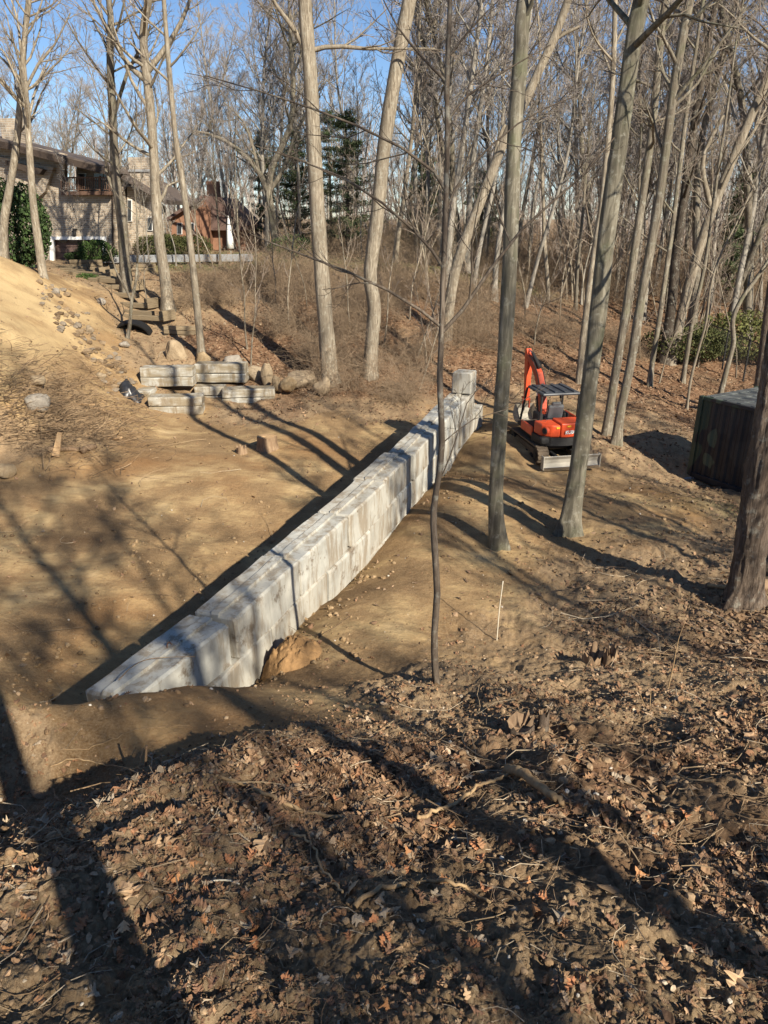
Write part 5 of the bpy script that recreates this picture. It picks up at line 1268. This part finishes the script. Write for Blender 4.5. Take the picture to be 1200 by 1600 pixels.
for px, y_, h, rd, sd, lb in [(545,58,9.5,3.0,1,'loose green evergreen between the two large middle trunks'),(470,62,8.5,2.6,2,'dark evergreen behind the big spreading oak'),(425,66,9,2.6,3,'dark evergreen seen left of the spreading oak limbs'),(660,60,7.5,2.4,4,'evergreen just left of where the thin sapling crosses the wood'),(520,70,11,3.2,5,'tall thin evergreen furthest back behind the lawn'),(745,66,7,2.4,6,'low evergreen deep in the wood right of the sapling'),(1130,50,8,1.3,7,'ivy-green narrow evergreen at the right of the wood')]:
    x = (px-600)/FPX*y_*.97; conifer((x, y_, H(x, y_)), h, rd, sd, lb)

# ------------------------------------------------------------------ wire fence at the right
def fence():
    pts = [G(1108, 560, 24), G(1135, 574, 24), G(1165, 590, 24), G(1215, 612, 24)]
    pts = [P(1098, 552, 33), P(1130, 566, 31), P(1163, 584, 29), P(1215, 612, 26.5)]
    root = empty('wire_fence', pts[0], 'black chain-link fence running down to the right edge behind the container', 'fence'); o = pts[0]
    for p in pts:
        bm = bmesh.new(); q = Vector(p-o); cyl(bm, q+Vector((0, 0, -.3)), q+Vector((0, 0, 1.35)), .035, 8); bm_obj('post', bm, M['black'], root)
    g = Geo(); g2 = Geo()
    for a, b in zip(pts[:-1], pts[1:]):
        a = a-o; b = b-o; tubes(np.array([a+[0, 0, 1.3], b+[0, 0, 1.3]]), np.array([.022, .022]), 6, g2)
        L = np.hypot(*(b-a)[:2]); n_ = int(L/.13); h = 1.3
        for k in range(-10, n_+1):
            for sgn in (0, 1):
                s0, s1 = k*.13, k*.13+h
                z0, z1 = 0, h
                if s0 < 0: z0 = -s0; s0 = 0
                if s1 > L: z1 -= s1-L; s1 = L
                if s1 <= s0: continue
                u0, u1 = s0/L, s1/L
                if sgn: u0, u1 = 1-u0, 1-u1
                tubes(np.array([a+(b-a)*u0+[0, 0, z0], a+(b-a)*u1+[0, 0, z1]]), np.array([.004, .004]), 3, g)
    g2.obj('top_rail', M['black'], root); g.obj('wire_mesh', M['black'], root)['kind'] = 'stuff'
fence()

# ================================================================== CONTAINER
def container():
    A = P(1073, 742, 20.4); A[2] -= .05; u = Vector((.50, -.866, 0)); v = Vector((.866, .50, 0)); L, Wd, Hh = 5.4, 2.4, 2.28
    root = empty('shipping_container', A, 'dark camouflage-painted shipping container behind the thick trunk at the right', 'container', None, math.atan2(u.y, u.x))
    # local x along u; local y = v (rotate u by +90 gives (.866,.5))
    def corr(bm, x0, x1, y, z0, z1, out):
        n_ = int((x1-x0)/.28); pr = []
        for k in range(n_):
            x = x0+(x1-x0)*k/n_; w_ = (x1-x0)/n_; pr += [(x, 0), (x+w_*.3, 0), (x+w_*.5, .045*out), (x+w_*.8, .045*out)]
        pr.append((x1, 0)); lo = [bm.verts.new((a, y+b, z0)) for a, b in pr]; hi = [bm.verts.new((a, y+b, z1)) for a, b in pr]
        lo2 = [bm.verts.new((a, y+b+.02, z0)) for a, b in pr]
        for i in range(len(pr)-1): bm.faces.new((lo[i], lo[i+1], hi[i+1], hi[i]))
    pb('side_panel', root, M['camo'], lambda bm: corr(bm, .12, L-.12, .04, .16, Hh-.1, 1))
    pb('side_panel', root, M['camo'], lambda bm: corr(bm, .12, L-.12, Wd-.09, .16, Hh-.1, 1))
    pb('end_panel', root, M['camo'], lambda bm: box(bm, (.05, Wd/2, Hh/2), (.05, Wd-.2, Hh-.2), .01))
    pb('end_panel', root, M['camo'], lambda bm: box(bm, (L-.05, Wd/2, Hh/2), (.05, Wd-.2, Hh-.2), .01))
    n = N('roof_metal', .45, .5); n.col(n.ramp(n.noise(3, 6, .7), [(.3, (.06, .065, .06)), (.7, (.17, .18, .17))])); rm = n.m
    pb('roof', root, rm, lambda bm: box(bm, (L/2, Wd/2, Hh-.03), (L-.16, Wd-.16, .05), .01))
    for k in range(13): pb('roof_rib', root, rm, lambda bm, k=k: box(bm, (.3+k*(L-.6)/12, Wd/2, Hh+.006), (.12, Wd-.2, .022), .006))
    for x in (.06, L-.06):
        for y in (.06, Wd-.06): pb('corner_post', root, M['camo'], lambda bm, x=x, y=y: box(bm, (x, y, Hh/2), (.14, .14, Hh), .01))
    for y in (.05, Wd-.05):
        pb('top_rail', root, M['camo'], lambda bm, y=y: box(bm, (L/2, y, Hh-.05), (L-.26, .09, .1), .01)); pb('bottom_rail', root, M['camo'], lambda bm, y=y: box(bm, (L/2, y, .09), (L-.26, .10, .16), .01))
    bmk = bmesh.new(); box(bmk, (0, 0, 0), (.5, .35, .25), .02); o = bm_obj('support_block', bmk, M['greywall']); o.location = (A[0]-.12, A[1]-.1, A[2]-.08); o.rotation_euler = (0, 0, .3); tag(o, 'grey support block under the near left corner of the container', 'block')
    return root
container()

# ================================================================== EXCAVATOR
def excavator():
    p = G(893, 737, 12)
    rz = R_(11); rear = Vector((p[0], p[1], p[2])); fwd = Vector((-math.sin(rz), math.cos(rz), 0)); org = rear+fwd*1.55
    gz = min(H(org.x, org.y), p[2])+.03
    ex = empty('excavator', (org.x, org.y, gz), 'small orange tracked excavator with a grey canopy parked beyond the wall', 'excavator', None, rz)
    W2 = .76; TW = .30
    def track(sx):
        cx = sx*(W2-TW/2); n_ = 46; pr = []
        R1 = .235; y0, y1 = -.88, .88
        def belt(bm):
            def outl(r):
                o = []
                for k in range(9): a = math.pi/2+math.pi*k/8; o.append((y0+r*math.cos(a), .245+r*math.sin(a)))
                for k in range(9): a = -math.pi/2+math.pi*k/8; o.append((y1+r*math.cos(a), .245+r*math.sin(a)))
                return o
            A, B = outl(R1), outl(R1-.035); m = len(A)
            r_ = [[bm.verts.new((x, q[0], q[1])) for q in (A if t == 0 else B)] for t, x in ((0, cx-TW/2), (0, cx+TW/2), (1, cx+TW/2), (1, cx-TW/2))]
            for a in range(4):
                for i in range(m): bm.faces.new((r_[a][i], r_[a][(i+1) % m], r_[(a+1) % 4][(i+1) % m], r_[(a+1) % 4][i]))
        root_ = pb('track', ex, M['dusty'], belt)
        def lugs(bm):
            per = 2*(y1-y0)+2*math.pi*R1; c = int(per/.105)
            for k in range(c):
                s = k*per/c
                if s < y1-y0: y, z, t = y0+s, .245-R1, 0
                elif s < y1-y0+math.pi*R1: a = -math.pi/2+(s-(y1-y0))/R1; y, z, t = y1+R1*math.cos(a), .245+R1*math.sin(a), a+math.pi/2
                elif s < 2*(y1-y0)+math.pi*R1: y, z, t = y1-(s-(y1-y0)-math.pi*R1), .245+R1, math.pi
                else: a = math.pi/2+(s-2*(y1-y0)-math.pi*R1)/R1; y, z, t = y0+R1*math.cos(a), .245+R1*math.sin(a), a+math.pi/2
                box(bm, (cx, y, z), (TW*.96, .04, .036), .006, Euler((t, 0, 0)))
        pb('track_lugs', root_, M['dusty'], lugs)['kind'] = 'stuff'
        for y, r in ((y0, .185), (y1, .185)): pb('wheel', root_, M['black'], lambda bm, y=y, r=r: [cyl(bm, (cx-TW*.42, y, .245), (cx+TW*.42, y, .245), r, 20), cyl(bm, (cx-TW*.5, y, .245), (cx+TW*.5, y, .245), .07, 12)])
        for k in range(4): pb('roller', root_, M['black'], lambda bm, k=k: cyl(bm, (cx-TW*.42, -.54+k*.36, .12), (cx+TW*.42, -.54+k*.36, .12), .085, 14))
        pb('track_frame', root_, M['dusty'], lambda bm: box(bm, (cx, 0, .245), (TW*.6, 1.5, .18), .03))
    track(-1); track(1)
    pb('undercarriage', ex, M['black'], lambda bm: [box(bm, (0, 0, .36), (.95, 1.1, .22), .04), cyl(bm, (0, 0, .45), (0, 0, .60), .38, 24)])
    bl = pb('dozer_blade', ex, M['steel'], lambda bm: prism(bm, [(-1.50, .03), (-1.54, .03), (-1.485, .10), (-1.46, .19), (-1.475, .29), (-1.53, .37), (-1.50, .385), (-1.43, .30), (-1.41, .19), (-1.43, .10)], -W2-.01, W2+.01))
    pb('end_plate', bl, M['steel'], lambda bm: [box(bm, (s*(W2+.015), -1.46, .21), (.025, .17, .36), .008) for s in (-1, 1)])
    pb('cutting_edge', bl, M['chrome'], lambda bm: box(bm, (0, -1.545, .055), (2*W2, .02, .09), .004))
    pb('blade_arm', ex, M['black'], lambda bm: [box(bm, (s*.30, -1.0, .25), (.1, .9, .12), .02) for s in (-1, 1)])
    # upper structure
    body = pb('counterweight', ex, M['black'], lambda bm: box(bm, (.0, -.42, .64), (1.36, 1.22, .20), .07, None, 3))
    pb('deck', ex, M['black'], lambda bm: box(bm, (0, .32, .68), (1.30, .95, .12), .03))
    pb('rear_bumper', ex, M['black'], lambda bm: prism(bm, [(-.69, -.40), (-.66, -.86), (-.42, -1.06), (0, -1.12), (.42, -1.06), (.66, -.86), (.69, -.40)], (.52), .725, 'Z'))
    hood = pb('engine_hood', ex, M['orange'], lambda bm: [prism(bm, [(-.16, -.42), (-.16, -1.055), (.0, -1.08), (.38, -1.03), (.62, -.84), (.66, -.42)], .73, 1.10, 'Z')])
    hb = hood.modifiers.new('bevel', 'BEVEL'); hb.width = .03; hb.segments = 2; hb.limit_method = 'ANGLE'
    hl = pb('side_hood', ex, M['orange'], lambda bm: [prism(bm, [(-.17, -.42), (-.17, -1.055), (-.40, -1.02), (-.62, -.84), (-.66, -.42)], .73, 1.06, 'Z')])
    hb = hl.modifiers.new('bevel', 'BEVEL'); hb.width = .045; hb.segments = 3; hb.limit_method = 'ANGLE'
    pb('exhaust_recess', hl, M['black'], lambda bm: cyl(bm, (-.52, -.965, 0.91), (-.60, -1.0, 0.91), .075, 18))
    pb('exhaust_ring', hl, M['orange_dull'], lambda bm: [cyl(bm, (-.505, -.95, 0.91), (-.585, -.985, 0.91), .10, 20)])
    pb('side_cover', ex, M['orange'], lambda bm: [box(bm, (-.665, .02, .74), (.05, .80, .26), .02)])
    pb('side_cover', ex, M['orange'], lambda bm: [box(bm, (.665, .10, .86), (.05, .95, .34), .02)])
    pb('sticker', hood, M['yellow'], lambda bm: box(bm, (.04, -1.092, 1.03), (.10, .006, .045)))
    pb('round_badge', hood, M['white'], lambda bm: cyl(bm, (.40, -1.035, 1.0), (.402, -1.05, 1.0), .055, 20))
    pb('sticker', hl, M['yellow'], lambda bm: box(bm, (-.245, -1.052, .99), (.09, .006, .05)))
    cu = bpy.data.curves.new('lettering', 'FONT'); cu.body = 'KUBOTA'; cu.size = .125; cu.extrude = .004; cu.align_x = 'CENTER'; cu.offset = .004
    lt = bpy.data.objects.new('lettering', cu); COL.objects.link(lt); dg = bpy.context.evaluated_depsgraph_get(); me = bpy.data.meshes.new_from_object(lt.evaluated_get(dg)); bpy.data.objects.remove(lt)
    me.materials.clear(); me.materials.append(M['white']); lt = link('lettering', me, hood); lt.location = (.19, -1.073, .83); lt.rotation_euler = (math.pi/2, 0, R_(7.5))
    # seat, levers, console
    seat = pb('seat', ex, M['seat'], lambda bm: [box(bm, (-.02, -.02, .98), (.46, .46, .14), .05, None, 2)])
    pb('backrest', seat, M['seat'], lambda bm: [box(bm, (-.02, -.27, 1.22), (.44, .12, .40), .05, Euler((R_(12), 0, 0)), 2), box(bm, (-.02, -.31, 1.42), (.26, .09, .16), .035, Euler((R_(12), 0, 0)), 2)])
    pb('seat_base', ex, M['black'], lambda bm: box(bm, (0, -.1, .84), (.7, .66, .24), .04))
    for s in (-1, 1): pb('console', ex, M['black'], lambda bm, s=s: box(bm, (s*.36, .05, 1.0), (.14, .44, .30), .03))
    for s in (-1, 1): pb('control_lever', ex, M['black'], lambda bm, s=s: [cyl(bm, (s*.36, .22, 1.24), (s*.34, .25, 1.45), .012, 8), cyl(bm, (s*.34, .25, 1.45), (s*.34, .26, 1.53), .026, 10)])
    pb('travel_lever', ex, M['black'], lambda bm: [cyl(bm, (s*.10, .58, .82), (s*.10, .50, 1.35), .014, 8) for s in (-1, 1)])
    # canopy
    can = pb('canopy_roof', ex, M['canopy'], lambda bm: box(bm, (0, -.02, 1.75), (1.06, 1.10, .075), .035, None, 2))
    for k in range(4): pb('canopy_rib', can, M['canopy'], lambda bm, k=k: box(bm, (-.39+k*.26, -.02, 1.802), (.10, 1.0, .03), .01))
    for s in (-1, 1):
        pb('canopy_post', ex, M['black'], lambda bm, s=s: [cyl(bm, (s*.52, -.48, 1.1), (s*.52, -.50, 1.72), .032, 10)])
        pb('canopy_post', ex, M['black'], lambda bm, s=s: [cyl(bm, (s*.60, .70, .78), (s*.53, .52, 1.72), .030, 10)])
    # boom: swing bracket, dog-leg boom, arm, cylinders, bucket
    bx = .18
    sw = pb('swing_bracket', ex, M['orange_dull'], lambda bm: [box(bm, (bx, .86, .80), (.24, .30, .42), .05)])
    def plate(bm, pl, x, w_): prism(bm, pl, x-w_/2, x+w_/2)
    def ribbon(pts, ws):
        L_, R2 = [], []
        for i, q in enumerate(pts):
            a = Vector(pts[max(0, i-1)]); b = Vector(pts[min(len(pts)-1, i+1)]); d = (b-a).normalized(); n_ = Vector((-d.y, d.x)); q = Vector(q)
            L_.append(tuple(q+n_*ws[i]/2)); R2.append(tuple(q-n_*ws[i]/2))
        return L_+R2[::-1]
    sway = R_(2)
    bo = bpy.data.objects.new('boom_pivot', None)
    def rot_y(o): o.location = (bx, .95, .06); o.rotation_euler = (0, 0, sway); o.scale = (1, .95, .85)
    boom_pts = [(.0, .86), (.12, 1.30), (.28, 1.72), (.55, 2.12), (.92, 2.42), (1.32, 2.62)]
    boom = pb('boom', ex, M['orange_dull'], lambda bm: plate(bm, ribbon(boom_pts, [.20, .26, .29, .30, .24, .16]), 0, .17)); rot_y(boom)
    bv = boom.modifiers.new('bevel', 'BEVEL'); bv.width = .02; bv.segments = 2
    c1 = pb('boom_cylinder', ex, M['black'], lambda bm: [cyl(bm, (0, .24, .72), (0, .50, 1.40), .05, 14)]); rot_y(c1)
    pb('rod', c1, M['chrome'], lambda bm: cyl(bm, (0, .49, 1.38), (0, .62, 1.78), .025, 10))
    c2 = pb('arm_cylinder', ex, M['black'], lambda bm: [cyl(bm, (0, .50, 2.36), (0, 1.08, 2.74), .048, 14)]); rot_y(c2)
    pb('rod', c2, M['chrome'], lambda bm: cyl(bm, (0, 1.06, 2.73), (0, 1.44, 2.82), .024, 10))
    arm = pb('arm', ex, M['orange'], lambda bm: plate(bm, ribbon([(1.44, 2.82), (1.36, 2.60), (1.33, 2.1), (1.31, 1.6), (1.30, 1.05)], [.12, .27, .22, .17, .12]), 0, .15)); rot_y(arm)
    bv = arm.modifiers.new('bevel', 'BEVEL'); bv.width = .015; bv.segments = 2
    c3 = pb('bucket_cylinder', ex, M['black'], lambda bm: [cyl(bm, (0, 1.53, 2.50), (0, 1.50, 1.85), .04, 12)]); rot_y(c3)
    pb('rod', c3, M['chrome'], lambda bm: cyl(bm, (0, 1.50, 1.86), (0, 1.46, 1.20), .022, 10))
    lk = pb('bucket_link', ex, M['orange_dull'], lambda bm: [box(bm, (s*.07, 1.38, 1.13), (.03, .24, .07), .01) for s in (-1, 1)]+[box(bm, (s*.10, 1.30, .95), (.03, .08, .36), .01) for s in (-1, 1)]); rot_y(lk)
    def bucket(bm):
        pr = [(a, b-.27) for a, b in [(1.40, 1.16), (1.52, .98), (1.54, .76), (1.42, .60), (1.20, .56), (.98, .66)]]
        inn = [(a-.03 if i < 3 else a, b+.03 if i >= 3 else b) for i, (a, b) in enumerate(pr)]
        w_ = .30
        A = [bm.verts.new((-w_, *q)) for q in pr]; B = [bm.verts.new((w_, *q)) for q in pr]
        C = [bm.verts.new((-w_+.02, q[0]-.03, q[1]+.02)) for q in pr]; D = [bm.verts.new((w_-.02, q[0]-.03, q[1]+.02)) for q in pr]
        for i in range(5): bm.faces.new((A[i], B[i], B[i+1], A[i+1])); bm.faces.new((C[i], C[i+1], D[i+1], D[i]))
        bm.faces.new(A); bm.faces.new(B[::-1]); bm.faces.new(C[::-1]); bm.faces.new(D)
    bk = pb('bucket', ex, M['steel'], bucket); rot_y(bk)
    for k in range(4):
        t = pb('tooth', bk, M['steel'], lambda bm, k=k: box(bm, (-.24+k*.16, .93, .42), (.06, .16, .035), .008, Euler((R_(-22), 0, 0))))
    for k in range(5):
        pb('wear_strip', bk, M['steel'], lambda bm, k=k: box(bm, (0, 1.545-.02*abs(k-2), .43+k*.09), (.58, .022, .03), .004, Euler((R_(8*(k-2)), 0, 0))))
    for s in (-.05, .05):
        g = Geo(); pts = catmull([(s, .30, 1.1), (s*1.6, .10, 1.5), (s*2, .30, 2.0), (s*1.8, .62, 2.4), (s*1.4, 1.0, 2.62)], 20); tubes(pts, np.full(20, .013), 6, g); h_ = g.obj('hose', M['black'], ex); rot_y(h_)
    return ex
excavator()
print('objects', len(bpy.data.objects), 'tris', sum(sum(len(p.vertices)-2 for p in m.polygons) if len(m.polygons) < 2000 else len(m.loops)-2*len(m.polygons) for m in bpy.data.meshes))
